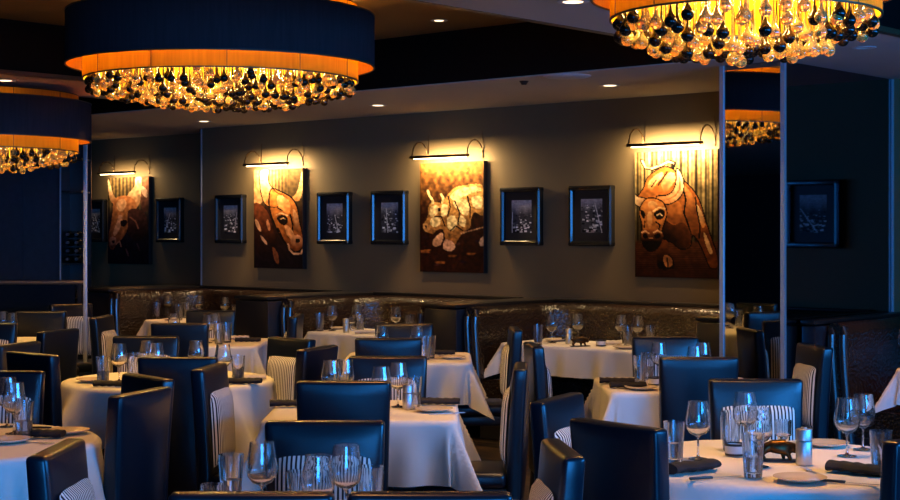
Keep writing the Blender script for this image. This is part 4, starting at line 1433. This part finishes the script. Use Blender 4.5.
def chandelier(px, Y, H, ro, ri, hs, label, power, sp=.085, br=.021, seed=1, zc=ZC, cover=False):
    X = (px - 450) / F * Y
    z = CAMZ + H            # bottom of the outer shade
    o = thing('chandelier', label, 'chandelier', (X, Y, z), 0, 'drum chandeliers with glass drops')
    so = link('outer_shade', mesh_of('outer_shade', ring_wall(ro, 0, hs, .004), M['shade_out'], 60), o)
    link('shade_lining', mesh_of('shade_lining', ring_wall(ro - .005, .001, hs - .002, .003), M['shade_lin'], 60), so)['label'] = 'glowing golden lining of the outer shade'
    zi = -.085
    si = link('inner_shade', mesh_of('inner_shade', ring_wall(ri, zi, hs + .06, .004), M['shade_in'], 60), o)
    si['label'] = 'glowing amber inner drum'
    for r, zz in ((ro, 0), (ri, zi), (ro, hs), (ri, hs + .06)):
        bm = BM(); lathe(bm, [(r - .006, zz - .004), (r + .003, zz - .004), (r + .003, zz + .003), (r - .006, zz + .003)], 96, closed=True)
        link('shade_rim', mesh_of('shade_rim', bm, M['rim'], 60), so if r == ro else si)
    # vertical seams of the inner drum
    for q in range(12):
        a = 2 * PI * (q + .35) / 12
        bm = BM()
        box(bm, ((ri + .001) * math.cos(a), (ri + .001) * math.sin(a), (zi + hs + .06) / 2), (.003, .003, hs + .06 - zi), rz=a)
        link('shade_seam', mesh_of('shade_seam', bm, M['rim'], 0), si)
    # top frame: spokes, hub, rods, canopy
    bm = BM()
    for q in range(6):
        a = 2 * PI * q / 6
        tube(bm, [(0, 0, hs + .03), (ro * math.cos(a), ro * math.sin(a), hs - .01)], .006, 6)
    link('frame_spokes', mesh_of('frame_spokes', bm, M['brass'], 60), o)
    top = zc - z
    bm = BM(); tube(bm, [(0, 0, hs), (0, 0, top - .01)], .012, 10); link('hanging_rod', mesh_of('hanging_rod', bm, M['brass'], 60), o)
    bm = BM(); lathe(bm, [(0, top - .03), (.08, top - .03), (.085, top - .001), (0, top - .001)], 28); link('ceiling_rose', mesh_of('ceiling_rose', bm, M['brass'], 60), o)
    if cover:
        bm = BM(); lathe(bm, [(0, hs - .03), (ri - .006, hs - .03), (ri - .006, hs - .026), (0, hs - .026)], 64)
        link('added_light_block', mesh_of('added_light_block', bm, M['shade_out'], 60), o)  # added disc that keeps upward light off the beam above
    # bulbs
    nb = 8
    for q in range(nb):
        a = 2 * PI * q / nb
        bm = BM(); lathe(bm, [(0, -.032), (.018, -.026), (.026, -.006), (.022, .014), (.012, .03), (.012, .05), (0, .05)], 14, (ri * .62 * math.cos(a), ri * .62 * math.sin(a), .10))
        link('bulb', mesh_of('bulb', bm, M['bulb'], 60), o)
        if q % 2 == 0:
            point('chandelier_bulb_light', (X + ri * .62 * math.cos(a), Y + ri * .62 * math.sin(a), z + .05), power / 4, (1, .60, .16), .05)
    # drops on a hexagonal grid
    rnd = random.Random(seed)
    lst = []
    R_ = ri - .035
    row = 0
    yy = -R_
    while yy <= R_:
        xx = -R_ + (sp / 2 if row % 2 else 0)
        while xx <= R_:
            rr = math.hypot(xx, yy)
            if rr <= R_:
                lst.append((xx + rnd.uniform(-.008, .008), yy + rnd.uniform(-.008, .008), rr))
            xx += sp
        yy += sp * .866; row += 1
    # the row just inside the rim
    nr = int(2 * PI * R_ / (sp * .8))
    for q in range(nr):
        a = 2 * PI * q / nr
        lst.append((R_ * math.cos(a), R_ * math.sin(a), R_))
    ztop = zi + .10
    rec = []
    for xx, yy, rr in lst:
        f = rr / R_
        low = zi - .05 - .10 * (1 - f ** 2.2) - rnd.choice([0, .018, .036])
        if rr >= R_ * .985:
            low = zi - rnd.choice([.05, .085, .068])
        rec.append((xx, yy, ztop - low, rnd.random() < .45))
    rec.sort(key=lambda v: v[1])          # nearest to the camera first
    for xx, yy, L, dk in rec[:100]:
        c = link('glass_drop', get_drop(L - br, dk, br), o); c.location = (xx, yy, ztop)
        if dk:
            c['label'] = 'smoked dark glass drop'
    bm = BM()
    verts, faces, mats = [], [], []
    for xx, yy, L, dk in rec[100:]:
        me = get_drop(L - br, dk, br)
        off = len(verts)
        verts += [(v.co.x + xx, v.co.y + yy, v.co.z + ztop) for v in me.vertices]
        for p_ in me.polygons:
            faces.append([off + i for i in p_.vertices]); mats.append(1 if dk else 0)
    bm.free()
    me = bpy.data.meshes.new('glass_drops_rest'); me.from_pydata(verts, [], faces)
    me.materials.append(M['amber']); me.materials.append(M['dark_glass'])
    for p_, k_ in zip(me.polygons, mats):
        p_.material_index = k_; p_.use_smooth = True
    c = link('glass_drop_cluster', me, o); c['kind'] = 'stuff'
    return o


chandelier(222, 9.10, 1.0, .925, .825, .31, 'large navy drum chandelier with amber and black glass drops, upper left', 230, sp=.092, br=.024, seed=3)
chandelier(744, 5.90, .925, .60, .525, .30, 'near navy drum chandelier with big glass drops, cut off at the top right', 110, sp=.088, br=.025, seed=5)
chandelier(-33, 11.46, .70, .925, .83, .29, 'lower navy drum chandelier cut off by the left edge', 165, sp=.092, br=.024, seed=9, zc=ZS, cover=True)

# ------------------------------------------------------------------ world, camera, colour
w = bpy.data.worlds.new('world'); scn.world = w; w.use_nodes = True
w.node_tree.nodes['Background'].inputs[0].default_value = (.05, .12, .30, 1)
w.node_tree.nodes['Background'].inputs[1].default_value = .25
cd = bpy.data.cameras.new('camera'); cam = bpy.data.objects.new('camera', cd); COL.objects.link(cam)
cam.location = (0, 0, CAMZ); cam.rotation_euler = (R(90), 0, 0)
cd.lens = 60; cd.sensor_width = 36; cd.shift_y = -(250 - HZ) / 900
cd.clip_end = 200
scn.camera = cam
vs = scn.view_settings
vs.view_transform = 'Standard'; vs.look = 'None'; vs.exposure = 0; vs.gamma = 1; vs.use_curve_mapping = False
scn.cycles.use_denoising = True
scn.cycles.max_bounces = 10
scn.cycles.transmission_bounces = 10
scn.cycles.sample_clamp_indirect = 4
scn.cycles.caustics_refractive = False
scn.cycles.caustics_reflective = False
